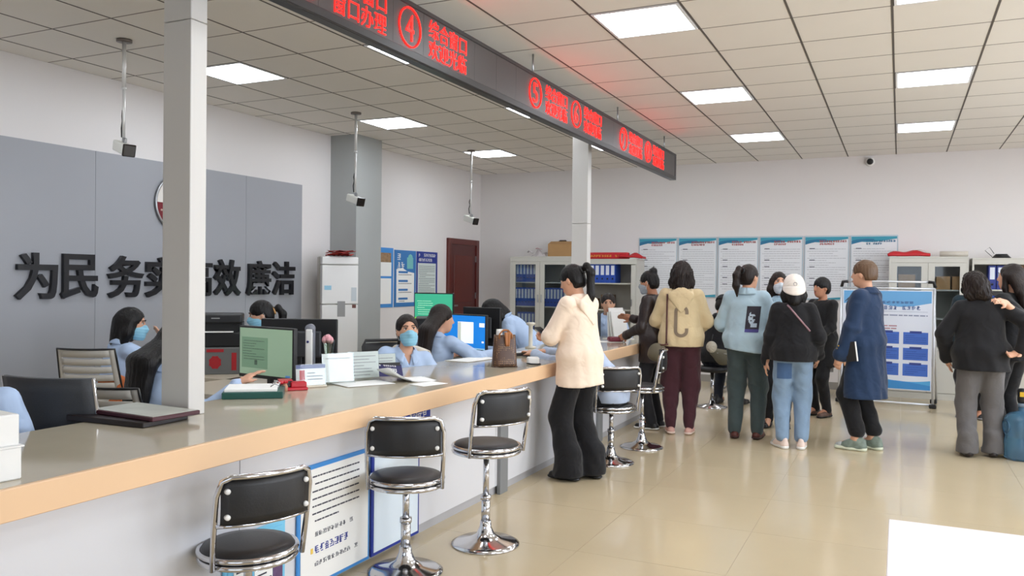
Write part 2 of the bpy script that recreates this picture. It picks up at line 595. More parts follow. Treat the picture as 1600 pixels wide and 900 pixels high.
# ================================================================== service counter
TOPM = mat('counter_top_laminate', (184, 174, 154), .1, noise=.05, nscale=7, spec=.6)
WOODE = mat('counter_edge_wood', (226, 190, 152), .45, noise=.05, nscale=3, stretch=(1, .12, 1))
CWHITE = mat('counter_front_white', (214, 215, 220), .4)
CY0, CY1 = .2, 8.75
t = thing('service_counter', 'long service counter with beige glossy top, wood edge and white front', 'counter', (0, 0, 0))
mk('worktop', TOPM, t, ((-3.13, CY0, .815), (-2.362, CY1, .85)))
mk('edge_band', WOODE, t, ((-2.362, CY0, .752), (-2.34, CY1, .8502)), bev=.003)
mk('under_panel', WOODE, t, ((-2.6, CY0, .752), (-2.362, CY1, .815)))
y = CY0
while y < CY1 - .1:
    y1 = min(y + 1.2, CY1)
    mk('front_panel', CWHITE, t, ((-2.52, y + .002, .06), (-2.48, y1 - .002, .752)))
    y = y1
mk('kickboard', mat('counter_kick', (176, 176, 180), .5), t, ((-2.54, CY0, 0), (-2.50, CY1, .06)))
mk('end_panel', CWHITE, t, ((-3.1, CY1 - .03, 0), (-2.52, CY1, .815)))
mk('end_panel', CWHITE, t, ((-3.1, CY0, 0), (-2.52, CY0 + .03, .815)))
for y in (2.3, 4.55, 6.95):
    mk('support', CWHITE, t, ((-3.08, y, 0), (-2.54, y + .03, .815)))
for y in (5.03, 7.05):
    mk('recess_shade_band', mat('recess_shade_grey', (128, 130, 132), .5), t, ((-2.48, y, 0), (-2.455, y + .12, .752)))  # raised grey band; shade of a recess in the front put into its colour

# return desks behind the counter
DESK = mat('desk_laminate', (186, 176, 158), .4)
for i, (x0, x1, y0, y1, lb) in enumerate(((-4.3, -3.14, 3.75, 4.75, 'beige return desk under the green-screen monitor'),
                                      (-5.2, -4.25, 4.35, 5.05, 'beige staff desk carrying the black printer'),
                                      (-4.3, -3.14, 6.3, 7.0, 'beige return desk under the blue-screen monitor'),
                                      (-5.5, -4.35, 8.0, 8.6, 'beige desk under the far green-screen monitor'))):
    t = thing('staff_desk', lb, 'desk', ((x0 + x1) / 2, (y0 + y1) / 2, 0))
    w, d = (x1 - x0) / 2, (y1 - y0) / 2
    mk('desktop', DESK, t, ((-w, -d, .72), (w, d, .75)), bev=.003)
    mk('side_panel', DESK, t, ((-w, -d + .02, 0), (-w + .03, d - .02, .72)))
    mk('side_panel', DESK, t, ((w - .03, -d + .02, 0), (w, d - .02, .72)))
    mk('modesty_panel', DESK, t, ((-w + .03, d - .06, .2), (w - .03, d - .04, .72)))

# boards fixed to the counter front
def counter_board(label, y0, y1, z0, z1, frame, field, extra=None):
    t = thing('notice_board', label, 'notice board', (-2.478, y0, z0))
    w, h = y1 - y0, z1 - z0
    M = frameM((0, 0, 0), (0, 1, 0), (0, 0, 1))
    b = MB(); b.box((0, 0, 0), (w, h, .012), .004, M); b.build('frame', frame, t)
    b = MB(); b.box((.02, .02, .012), (w - .02, h - .02, .015), 0, M); b.build('sheet', field, t)
    if extra: extra(t, w, h, M)
    return t
LBLUE = mat('light_blue_card', (120, 196, 232), .5)
MBLUE = mat('mid_blue_card', (66, 142, 214), .5)
DBLUE = mat('dark_blue_card', (28, 52, 150), .45)
PBLUE = mat('paper_blue', (226, 238, 248), .6)
def cal(t, w, h, M):
    MO = lambda z: M @ Matrix.Translation((0, 0, z))
    for k, (a, c, hd) in enumerate(((.05, .14, DBLUE), (.17, .28, MBLUE))):
        b = MB(); b.box((a, .06, .015), (c, h - .05, .019), 0, M); b.build('leaflet', PAPER, t)
        b = MB(); b.box((a, h - .11, .019), (c, h - .05, .0205), 0, M); b.build('leaflet_header', hd, t)
        b = MB(); lines(b, a + .012, h - .13, c - a - .02, 8, .025, .007, rnd, MO(.019)); b.build('print', INK, t)
    b = MB(); b.box((.285, .08, .015), (.345, h - .06, .018), 0, M); b.build('photo_leaflet', mat('leaflet_photo', (96, 70, 110), .5, noise=.6, nscale=30), t)
counter_board('light blue board with leaflets on the counter front, nearest the camera', 2.5, 2.87, .04, .40, LBLUE, LBLUE, cal)
def instr(t, w, h, M):
    MO = M @ Matrix.Translation((0, 0, .015))
    b = MB(); glyphs(b, .12, .16, .3, .035, 8, rnd, MO); b.build('heading', DBLUE, t)
    b = MB(); glyphs(b, .12, .10, .34, .02, 11, rnd, MO); glyphs(b, .12, .24, .3, .02, 10, rnd, MO)
    lines(b, .1, h - .06, w - .2, 7, .035, .007, rnd, MO); b.build('print', INK, t)
    b = MB(); b.box((.09, .165, .015), (.105, .19, .017), 0, M); b.build('bullet', mat('bullet_yellow', (236, 200, 90), .5), t)
counter_board('white instruction board in a mid blue frame on the counter front', 2.95, 3.515, .02, .60, MBLUE, PAPER, instr)
counter_board('narrow board in a dark blue frame on the counter front', 3.53, 4.0, .02, .60, DBLUE, PBLUE, lambda t, w, h, M: None)
t = thing('counter_sign', 'small dark blue sign on the counter front just below the wood edge', 'sign', (-2.478, 3.78, .655))
M0 = frameM((0, 0, 0), (0, 1, 0), (0, 0, 1))
b = MB(); b.box((0, 0, 0), (.34, .09, .008), .002, M0); b.build('plate', DBLUE, t)
b = MB(); glyphs(b, .1, .02, .2, .045, 4, rnd, M0 @ Matrix.Translation((0, 0, .008))); b.build('lettering', PAPER, t)

# ================================================================== swivel stools
STB = mat('stool_black_vinyl', (26, 26, 28), .42, bump=.05, bscale=120)
def stool(x, y, rz, sh, label):
    t = thing('swivel_stool', label, 'stool', (x, y, 0), rz, 'chrome swivel stools along the counter')
    b = MB(); b.lathe([(.19, 0), (.19, .008), (.165, .02), (.09, .035), (.05, .06), (.033, .1), (.03, .13)], 36); b.build('base', CHROME, t)
    b = MB(); b.tube([(0, 0, .12), (0, 0, .26)], .025, 16); b.tube([(0, 0, .26), (0, 0, sh - .05)], .017, 14); b.lathe([(.03, .25), (.03, .275)], 16); b.build('pole', CHROME, t)
    b = MB(); b.lathe([(.16, sh - .055), (.18, sh - .04), (.18, sh - .015), (.172, sh), (.12, sh + .008), (.01, sh + .01)], 36); b.build('seat', STB, t)
    b = MB(); b.torus(.183, .012, (0, 0, sh - .045)); b.torus(.186, .011, (0, 0, sh - .018)); b.build('seat_rim', CHROME, t)
    # back: chrome hoop rising from the rim, pad between its uprights (back is at local -y)
    yb = lambda u: -.15 - .05 * (1 - (u / .18) ** 2)
    top = sh + .31
    pts = [(-.18, -.10, sh - .05), (-.185, -.125, sh + .1), (-.185, -.15, sh + .24), (-.17, -.165, top - .015)]
    pts += [(u, yb(u) - .012, top) for u in (-.14, -.09, -.04, 0, .04, .09, .14)]
    pts += [(.17, -.165, top - .015), (.185, -.15, sh + .24), (.185, -.125, sh + .1), (.18, -.10, sh - .05)]
    b = MB(); b.tube(pts, .011, 10)
    b.tube([(u, yb(u) + .012, sh + .125) for u in (-.18, -.12, -.06, 0, .06, .12, .18)], .008, 8); b.build('back_hoop', CHROME, t)
    b = MB(); b.grid(12, 6, lambda u, v: ((u - .5) * .34, yb((u - .5) * .36) - .006 * math.sin(v * 3.1), sh + .135 + v * .165))
    solidify(b.build('back_pad', STB, t), .02)
    for sx in (-.155, .155):
        for z in (sh + .165, sh + .26):
            b = MB(); b.lathe([(.0105, -.004), (.0105, .01), (.005, .013)], 12, M=Matrix.Translation((sx, yb(sx) - .012, z)) @ Matrix.Rotation(R(90), 4, 'X'))
            b.build('bolt_cap', WHITEP, t)
    b = MB(); b.tube([(.03, 0, sh - .07), (.12, .03, sh - .085), (.15, .04, sh - .09)], .006, 6); b.build('lever', BLACKP, t)
    return t
stool(-2.31, 2.47, 66, .43, 'black and chrome swivel stool nearest the camera')
stool(-2.23, 3.49, 30, .495, 'black and chrome swivel stool in front of the small dark blue counter sign')
stool(-2.07, 4.06, 62, .57, 'black and chrome swivel stool third from the camera, back turned to the room')
stool(-2.10, 6.34, 42, .48, 'black and chrome swivel stool just behind the woman in the cream hoodie')
stool(-2.05, 7.05, 105, .56, 'black and chrome swivel stool beside the woman in maroon trousers')

# ================================================================== things on the counter
ZT = .8505
t = thing('certificate_folder', 'dark red certificate folder with a grey picture, on top of the pair by the column', 'folder', (-2.97, 2.54, ZT + .024), -4)
mk('cover', mat('dark_red_leatherette', (66, 18, 30), .4), t, ((-.21, -.12, 0), (.21, .12, .018)), bev=.003)
mk('picture', mat('grey_picture_print', (188, 190, 182), .3, noise=.35, nscale=9), t, ((-.2, -.11, .018), (.2, .11, .0195)))
t = thing('certificate_folder', 'black folder underneath, sticking out to the left of the dark red one', 'folder', (-3.0, 2.5, ZT), 3)
mk('cover', mat('black_leatherette', (30, 22, 24), .4), t, ((-.24, -.13, 0), (.2, .12, .0235)), bev=.003)
t = thing('sign_holder', 'white upright box sign at the left picture edge on the counter', 'sign', (-2.52, 1.585, ZT), -8)
mk('lower_block', WHITEP, t, ((-.09, -.06, 0), (.09, .05, .1)), bev=.004)
mk('upper_block', WHITEP, t, ((-.085, -.055, .104), (.085, .045, .2)), bev=.004)
mk('shelf_lip', WHITEP, t, ((-.095, -.065, .1), (.095, .055, .104)))

ACR = glass_mat('clear_acrylic', (244, 247, 247), .03)
def sign_stand(name, label, x, y, rz, w, h, base, deco):
    t = thing(name, label, 'sign', (x, y, ZT), rz)
    M = frameM((-w / 2, 0, .012), (1, 0, 0), (0, .12, 1))
    b = MB(); b.box((0, 0, -.001), (w, h, .002), 0, M); b.build('card', PAPER, t)
    b = MB(); b.box((-.004, -.004, .0025), (w + .004, h + .004, .0045), 0, M); b.build('front_sheet', ACR, t)
    mk('foot', base, t, ((-w / 2, -.035, 0), (w / 2, .035, .011)), bev=.003)
    deco(t, w, h, M @ Matrix.Translation((0, 0, .002)))
    return t
def deco_card(t, w, h, M):
    b = MB(); b.box((.02, .03, 0), (.05, .085, .0006), 0, M); b.build('portrait', mat('id_red', (186, 52, 58), .5), t)
    b = MB(); b.box((0, h - .022, 0), (w, h, .0006), 0, M); b.build('header_band', mat('id_blue', (92, 104, 150), .5), t)
    b = MB(); lines(b, .062, h - .05, w - .08, 3, .018, .005, rnd, M, .0005); b.build('print', INK, t)
sign_stand('name_card', 'white staff name card with a small red portrait in a clear stand', -3.03, 3.73, 56, .17, .115, mat('card_foot_beige', (214, 206, 190), .4), deco_card)
def deco_lines(n):
    def f(t, w, h, M):
        b = MB(); lines(b, .02, h - .03, w - .04, n, .019, .004, rnd, M, .0005); b.build('print', mat('grey_ink', (150, 148, 152), .8), t)
    return f
sign_stand('sign_stand', 'almost blank white sheet in a clear stand beside the staff name card', -2.99, 3.93, 58, .19, .165, ACR, deco_lines(1))
sign_stand('sign_stand', 'white printed sheet in a clear stand, right of the blank one', -2.97, 4.16, 60, .2, .16, ACR, deco_lines(7))
sign_stand('sign_stand', 'small white notice in a clear stand behind the tilted blue sign', -3.06, 4.5, 60, .18, .115, ACR, deco_lines(3))
t = thing('desk_sign', 'tilted dark blue desk sign with white characters before the masked clerk', 'sign', (-2.94, 4.38, ZT), 46)
NAVY = mat('navy_card', (36, 34, 84), .4)
M = frameM((-.1, 0, .004), (1, 0, -.1), (0, .75, .8))
b = MB(); b.box((0, 0, -.002), (.2, .11, .002), 0, M); b.build('plate', NAVY, t)
MM = M @ Matrix.Translation((0, 0, .002))
b = MB(); glyphs(b, .035, .085, .13, .014, 9, rnd, MM, .0006); glyphs(b, .04, .03, .13, .04, 3, rnd, MM, .0006); b.build('lettering', PAPER, t)
mk('prop', BLACKP, t, ((-.09, .02, 0), (.09, .035, .004)), ((-.09, .065, 0), (.09, .075, .08)))
def sheet(name, label, x, y, rz, w, h, n=1, curl=.0):
    t = thing(name, label, 'paper', (x, y, ZT), rz)
    for k in range(n):
        a, dx, dy = rnd.uniform(-5, 5) * (n > 1), rnd.uniform(-.01, .01), rnd.uniform(-.01, .01)
        b = MB(); b.grid(8, 6, lambda u, v: ((u - .5) * w + dx, (v - .5) * h + dy, .0012 + k * .002 + curl * max(0, (u - .35)) ** 2 * (1 + .5 * v)))
        o = solidify(b.build('sheet', PAPER, t), .001)
        o.rotation_euler = (0, 0, R(a))
    return t
sheet('loose_papers', 'loose white sheets lying in front of the clear sign stands', -2.86, 4.0, 60, .3, .21, 2)
sheet('curled_papers', 'curled white sheets leaning below the tilted blue desk sign', -2.73, 4.27, 235, .3, .2, 3, .14)
sheet('loose_papers', 'white forms under the hand of the long-haired clerk at the blue screen', -3.0, 5.62, 80, .42, .22, 2)
sheet('booklet_papers', 'thin open booklet near the counter edge', -2.52, 4.18, 75, .2, .14, 1)
def boxthing(name, label, cat, loc, rz, part, m, size, bev=.003):
    t = thing(name, label, cat, loc, rz)
    mk(part, m, t, ((-size[0] / 2, -size[1] / 2, 0), (size[0] / 2, size[1] / 2, size[2])), bev=bev)
    return t
# ink pads and stamps
REDP = mat('red_plastic', (186, 24, 40), .35)
t = boxthing('ink_pad', 'red ink pad with raised lid next to the name card', 'ink pad', (-3.03, 3.6, ZT), 50, 'base', REDP, (.12, .08, .016))
mk('lid', REDP, t, ((-.03, -.03, .016), (.055, .035, .045)), bev=.004)
t = boxthing('stamp_box', 'dark red stamp box behind the red ink pad', 'box', (-3.09, 3.58, ZT), 50, 'body', mat('dark_box', (52, 40, 42), .4), (.07, .07, .05))
mk('lid_edge', REDP, t, ((-.036, -.036, .05), (.036, .036, .056)))
for k, (dx, lb) in enumerate(((0, 'small wooden stamp with red band, right of the pair'), (-.05, 'small dark stamp with red band, left of the pair'))):
    t = thing('rubber_stamp', lb, 'stamp', (-3.04, 3.52 + dx * .7, ZT), 0, 'rubber stamps on the counter')
    b = MB(); b.lathe([(.017, 0), (.017, .03), (.013, .034), (.013, .045)], 14); b.build('body', mat('stamp_wood', (190, 140, 112), .5) if k == 0 else mat('stamp_dark', (70, 44, 40), .5), t)
    b = MB(); b.lathe([(.018, .045), (.018, .058), (.01, .062)], 14); b.build('cap', REDP, t)
t = boxthing('ring_binder', 'green-edged ring binder lying open with papers under the clerk\'s hand', 'binder', (-3.06, 3.31, ZT), 38, 'cover', mat('green_board', (22, 78, 70), .4), (.3, .24, .035))
mk('pages', PAPER, t, ((-.14, -.11, .035), (.12, .11, .05)), bev=.002)
for yy in (-.06, .06):
    b = MB(); b.tube([(.12, yy, .036), (.125, yy, .06), (.105, yy, .068), (.085, yy, .054)], .003, 6); b.build('ring', STEEL, t)
# handbag
LV = bpy.data.materials.new('brown_monogram_canvas')
LV.use_nodes = True
nt = LV.node_tree
tc = nt.nodes.new('ShaderNodeTexCoord')
vo = nt.nodes.new('ShaderNodeTexVoronoi'); vo.inputs['Scale'].default_value = 75; vo.inputs['Randomness'].default_value = .25
cr = nt.nodes.new('ShaderNodeValToRGB')
cr.color_ramp.elements[0].position = .22; cr.color_ramp.elements[0].color = lin((150, 116, 78)) + (1,)
cr.color_ramp.elements[1].position = .34; cr.color_ramp.elements[1].color = lin((78, 52, 38)) + (1,)
nt.links.new(tc.outputs['Object'], vo.inputs['Vector']); nt.links.new(vo.outputs['Distance'], cr.inputs['Fac'])
nt.links.new(cr.outputs['Color'], nt.nodes['Principled BSDF'].inputs['Base Color'])
nt.nodes['Principled BSDF'].inputs['Roughness'].default_value = .4
t = thing('handbag', 'brown patterned handbag standing at the counter edge', 'handbag', (-2.56, 5.29, ZT), 40)
b = MB()
prof = [(-.085, 0), (-.09, .02), (-.08, .2), (-.07, .225), (.07, .225), (.08, .2), (.09, .02), (.085, 0)]
b.grid(24, 10, lambda u, v: ((.088 - .012 * v) * math.copysign(abs(math.cos(2 * math.pi * u)) ** .55, math.cos(2 * math.pi * u)), (.055 - .03 * v) * math.copysign(abs(math.sin(2 * math.pi * u)) ** .6, math.sin(2 * math.pi * u)), .004 + v * .225))
solidify(b.build('body', LV, t), .004)
mk('bottom', mat('bag_trim', (70, 40, 26), .45), t, ((-.086, -.05, 0), (.086, .05, .008)), bev=.003)
TAN = mat('tan_leather', (164, 104, 58), .5)
for s in (-1, 1):
    b = MB(); b.tube([(-.045, s * .026, .2), (-.045, s * .03, .235), (-.02, s * .03, .262), (.02, s * .03, .262), (.045, s * .03, .235), (.045, s * .026, .2)], .006, 8); b.build('handle', TAN, t)
b = MB(); b.grid(5, 8, lambda u, v: (.01 + (u - .5) * .05 * (1 - .5 * v), -.05 - .004 * math.sin(u * 9), .25 - v * .1)); solidify(b.build('scarf', TAN, t), .004)
b = MB(); b.grid(4, 4, lambda u, v: (-.06 + u * .045, .01 * math.sin(u * 7 + v * 3), .2 + v * .07)); solidify(b.build('tissue', PAPER, t), .002)
t = boxthing('white_charger', 'small white box with a black cable beside the handbag', 'charger', (-2.45, 5.55, ZT), 30, 'body', WHITEP, (.09, .07, .055), .012)
b = MB(); b.tube([(-.05, -.04, .01), (-.02, -.075, .008), (.03, -.07, .006), (.05, -.05, .006)], .006, 6); b.build('cable', BLACKP, t)
t = boxthing('calculator', 'dark calculator propped up behind the handbag', 'calculator', (-2.86, 6.15, ZT), 50, 'body', DARKP, (.13, .16, .02))
for i in range(4):
    for j in range(4):
        mk('key', WHITEP if j else STEEL, t, ((-.05 + i * .027, -.07 + j * .025, .02), (-.03 + i * .027, -.053 + j * .025, .025)))
mk('display', mat('lcd_grey', (150, 160, 150), .2), t, ((-.05, .04, .02), (.05, .07, .022)))

# ================================================================== document camera, rose, printers, monitors
t = thing('document_scanner', 'slim white and grey upright document scanner beside the green screen', 'scanner', (-3.53, 4.33, .75), 30)
mk('base', DARKP, t, ((-.12, -.09, 0), (.12, .09, .1)), bev=.01)
mk('rear_post', mat('scanner_grey', (120, 122, 132), .4), t, ((-.032, .0, .1), (.032, .04, .40)), bev=.012)
mk('front_shell', WHITEP, t, ((-.026, -.022, .13), (.02, .0, .385)), bev=.01)
b = MB(); b.lathe([(.031, -.03), (.031, .028)], 20, M=Matrix.Translation((0, .012, .385)) @ Matrix.Rotation(R(90), 4, 'X')); b.build('head', mat('scanner_grey', (120, 122, 132), .4), t)
b = MB(); b.lathe([(.008, 0), (.008, .004)], 12, M=Matrix.Translation((-.01, -.022, .3)) @ Matrix.Rotation(R(90), 4, 'X')); b.build('button', mat('scan_button', (30, 34, 110), .3), t)
t = thing('wrapped_rose', 'single pink rose in clear wrapping beside the scanner', 'flower', (-3.44, 4.4, .72))
b = MB()
for k in range(9):
    a = k * 2.4
    rr = .012 + .0035 * k
    b.ball((rr * math.cos(a) * .6, rr * math.sin(a) * .6, .355 - .002 * k), (.017, .017, .025), 10, 7)
b.build('bloom', mat('pink_petals', (222, 160, 170), .6), t)
b = MB(); b.tube([(0, 0, .34), (.01, 0, .2), (.02, .0, 0)], .005, 6); b.build('stem', mat('rose_stem', (70, 92, 60), .6), t)
b = MB(); b.grid(16, 6, lambda u, v: ((.012 + .03 * v) * math.cos(2 * math.pi * u) * (1 + .12 * math.sin(u * 40)) + .01, (.012 + .03 * v) * math.sin(2 * math.pi * u), .12 + .22 * v)); b.build('wrapping', glass_mat('clear_film', (225, 235, 225), .2), t)

def monitor(label, x, y, z, rz, w, h, back=False, screen=None, deco=None, cat='monitor', zoff=.09):
    t = thing('computer_monitor', label, cat, (x, y, z), rz)
    b = MB(); b.lathe([(.11, 0), (.11, .008), (.03, .014)], 24); b.build('stand_base', BLACKP, t)
    mk('stand_neck', BLACKP, t, ((-.025, .012, .01), (.025, .03, zoff + h * .5)), bev=.004)
    mk('casing', BLACKP, t, ((-w / 2, -.02, zoff), (w / 2, .012, zoff + h)), bev=.006)
    mk('rear_bulge', DARKP, t, ((-w * .3, .012, zoff + h * .2), (w * .3, .04, zoff + h * .75)), bev=.012)
    s = mk('screen', screen or BLACKP, t, ((-w / 2 + .012, -.0215, zoff + .022), (w / 2 - .012, -.0195, zoff + h - .012)))
    if deco: deco(t, w, h, frameM((-w / 2 + .012, -.0218, zoff + .022), (1, 0, 0), (0, 0, 1)))
    return t
SCG = mat('screen_pale_green', (150, 178, 150), .25, emit=.32)
SCG2 = mat('screen_window_green', (118, 152, 124), .25, emit=.3)
SCI = mat('screen_ink', (84, 110, 92), .3, emit=.1)
def deco_doc(t, w, h, M):
    b = MB(); b.box((.02, .04, 0), (.26, .23, .0006), 0, M); b.build('document_window', SCG2, t)
    b = MB(); lines(b, .03, .205, .2, 8, .016, .004, rnd, M @ Matrix.Translation((0, 0, .0006)), .0004); b.box((.14, .06, .0006), (.165, .09, .001), 0, M); b.build('document_text', SCI, t)
    b = MB(); b.box((w - .08, .0, 0), (w - .04, .012, .0006), 0, M); b.build('task_icon', mat('screen_blue_icon', (90, 140, 200), .3, emit=.3), t)
monitor('monitor with a pale green document screen on the return desk', -3.5, 3.9, .75, -8, .5, .32, screen=SCG, deco=deco_doc, zoff=.1)
SCB = mat('screen_blue_desktop', (26, 122, 210), .2, emit=.75, noise=.35, nscale=3.0)
def deco_blue(t, w, h, M):
    W_ = mat('screen_white_window', (232, 238, 236), .3, emit=.75)
    for q in ((.17, .05, .36, .24), (w - .09, .2, w - .03, .235), (w - .06, .06, w - .035, .075)):
        b = MB(); b.box((q[0], q[1], 0), (q[2], q[3], .0006), 0, M); b.build('open_window', W_, t)
    b = MB(); b.box((.17, .05, .0006), (.21, .235, .0011), 0, M); b.build('window_sidebar', mat('screen_sidebar', (196, 202, 190), .3, emit=.6), t)
    b = MB(); b.box((0, 0, 0), (w - .024, .012, .0006), 0, M); b.build('task_bar', mat('screen_taskbar', (150, 200, 230), .3, emit=.5), t)
monitor('monitor with a blue desktop and a white window on the far return desk', -3.52, 6.47, .75, -14, .52, .33, screen=SCB, deco=deco_blue, zoff=.08)
SCT = mat('screen_teal', (70, 190, 150), .2, emit=.4)
def deco_teal(t, w, h, M):
    b = MB(); b.box((0, 0, 0), (w - .024, .055, .0006), 0, M); b.build('grass_strip', mat('screen_grass', (140, 210, 40), .3, emit=.6), t)
    b = MB(); lines(b, .03, .24, .2, 7, .025, .005, rnd, M, .0005); b.build('desktop_text', mat('screen_text_pale', (190, 235, 215), .3, emit=.5), t)
monitor('monitor with a teal and grass-green screen in front of the wall posters', -4.85, 8.15, .75, 5, .5, .36, screen=SCT, deco=deco_teal, zoff=.2)
monitor('black monitor seen from behind, right of the pale green screen', -3.86, 4.62, .75, 206, .54, .34, zoff=.09)
monitor('black monitor seen from behind, right of the blue screen', -3.56, 6.86, .75, 170, .44, .36, zoff=.1)

def printer(label, x, y, z, rz, w, d, h):
    t = thing('printer', label, 'printer', (x, y, z), rz)
    mk('body', BLACKP, t, ((-w / 2, -d / 2, 0), (w / 2, d / 2, h * .45)), bev=.01)
    mk('output_recess', mat('recess_black', (10, 10, 11), .6), t, ((-w / 2 + .03, -d / 2 + .03, h * .45), (w / 2 - .03, d / 2, h * .72)))
    mk('side_wall', BLACKP, t, ((-w / 2, -d / 2 + .05, h * .45), (-w / 2 + .03, d / 2, h * .72)), ((w / 2 - .03, -d / 2 + .05, h * .45), (w / 2, d / 2, h * .72)))
    mk('scanner_lid', BLACKP, t, ((-w / 2, -d / 2, h * .72), (w / 2, d / 2, h)), bev=.012)
    mk('badge', mat('badge_grey', (150, 150, 150), .4), t, ((-.03, -d / 2 - .001, h * .86), (.03, -d / 2, h * .89)))
    mk('paper_tray', PAPER, t, ((-w / 2 + .06, -d / 2 - .04, h * .452), (w / 2 - .06, d / 2 - .05, h * .48)))
    return t
# grey pedestal cabinet with red paper cut-outs carries the black printer
t = thing('pedestal_cabinet', 'grey pedestal with red paper couplets standing on the staff desk below the printer', 'cabinet', (-4.66, 4.64, .75), 40)
mk('body', mat('pedestal_grey', (112, 114, 114), .4), t, ((-.2, -.16, 0), (.2, .16, .2)), bev=.006)
RP = mat('red_paper', (176, 34, 42), .6)
for x0, x1, z0, z1 in ((-.15, -.115, .03, .16), (.115, .15, .03, .16), (-.06, .06, .165, .188)):
    mk('red_couplet', RP, t, ((x0, -.162, z0), (x1, -.1605, z1)))
Md = frameM((0, -.1605, .09), (1, 0, 0), (0, 0, 1))
b = MB(); b.prism([(.04 * math.cos(q * math.pi / 8) * (1 + .15 * (q % 2)), .045 * math.sin(q * math.pi / 8) * (1 + .15 * (q % 2))) for q in range(16)], 0, .0015, Md); b.build('paper_cut', RP, t)
printer('black printer with a scanner lid on the grey pedestal', -4.66, 4.64, .9505, 40, .37, .3, .245)
printer('large black printer behind the blue screen', -3.95, 6.75, .75, 30, .46, .4, .36)

# ================================================================== staff chairs
def chair_base(t, sh, m):
    b = MB()
    for k in range(5):
        a = 2 * math.pi * k / 5
        b.tube([(0, 0, .09), (.28 * math.cos(a), .28 * math.sin(a), .07)], .018, 8)
    b.build('star_base', m, t)
    for k in range(5):
        a = 2 * math.pi * k / 5
        b = MB(); b.lathe([(.028, -.018), (.028, .018)], 14, M=Matrix.Translation((.28 * math.cos(a), .28 * math.sin(a), .028)) @ Matrix.Rotation(a, 4, 'Z') @ Matrix.Rotation(R(90), 4, 'X'))
        b.build('caster', BLACKP, t)
    b = MB(); b.tube([(0, 0, .08), (0, 0, sh - .05)], .025, 12); b.build('gas_lift', BLACKP, t)
CHW = mat('chair_white_shell', (196, 192, 184), .45)
def slat_chair(label, x, y, rz, sh=.46, cush=None):
    """white office chair whose back is a row of slats; seat faces local +y"""
    t = thing('office_chair', label, 'chair', (x, y, 0), rz, 'white slat-back office chairs')
    chair_base(t, sh, STEEL)
    mk('seat', CHW, t, ((-.23, -.2, sh - .05), (.23, .25, sh)), bev=.03)
    def P(u, v, o=0):   # back surface: u across, v up
        w = .225 * (1 - .12 * v)
        return ((u - .5) * 2 * w, -.2 - .14 * v + .07 * (2 * u - 1) ** 2 + o, sh + .02 + v * .5)
    N = 9
    for k in range(N):
        v0, v1 = k / N, (k + 1) / N - (.028 if k < N - 1 else 0)
        b = MB(); b.grid(12, 2, lambda u, v: P(.09 + u * .82, v0 + v * (v1 - v0)))
        solidify(b.build('slat', CHW, t), .012)
    for a in (0, .91):
        b = MB(); b.grid(2, 12, lambda u, v: P(a + u * .09, v)); solidify(b.build('side_rail', CHW, t), .014)
    pts = [P(0, v / 10, -.008) for v in range(11)] + [P(u / 8, 1.0, -.008) for u in range(1, 8)] + [P(1, 1 - v / 10, -.008) for v in range(11)]
    b = MB(); b.tube(pts, .007, 6); b.build('edge_trim', BLACKP, t)
    for s in (-1, 1):
        b = MB(); b.tube([(s * .22, -.2, sh - .02), (s * .27, -.15, sh + .1), (s * .28, -.05, sh + .2), (s * .28, .15, sh + .2)], .015, 8); b.build('armrest', CHW, t)
    if cush:
        mk('cushion', cush, t, ((.04, -.22, sh + .02), (.22, -.14, sh + .33)), bev=.03)
    return t
slat_chair('white slat-back office chair of the clerk by the grey wall', -5.14, 4.06, 25, .45, mat('orange_cushion', (190, 104, 54), .8))
slat_chair('white slat-back office chair in front, behind the certificate folders', -3.76, 3.22, 8, .375)
t = thing('office_chair', 'dark grey office chair with a chrome-edged back at the left', 'chair', (-3.42, 2.62, 0), 14)
chair_base(t, .46, STEEL)
DKG = mat('dark_grey_mesh', (56, 58, 62), .55, bump=.2, bscale=300)
mk('seat', DKG, t, ((-.24, -.2, .41), (.24, .26, .46)), bev=.025)
b = MB(); b.grid(10, 8, lambda u, v: ((u - .5) * .44, -.22 - .1 * v + .05 * (2 * u - 1) ** 2, .5 + v * .53)); solidify(b.build('back', DKG, t), .02)
for s in (-.225, .225):
    b = MB(); b.tube([(s, -.16, .46), (s, -.17, .5), (s, -.27, 1.03)], .009, 8); b.build('side_tube', CHROME, t)
for s in (-1, 1):
    b = MB(); b.tube([(s * .25, -.2, .43), (s * .28, -.18, .6), (s * .28, .1, .62), (s * .27, .18, .5), (s * .24, .2, .43)], .012, 8); b.build('arm_loop', CHROME, t)
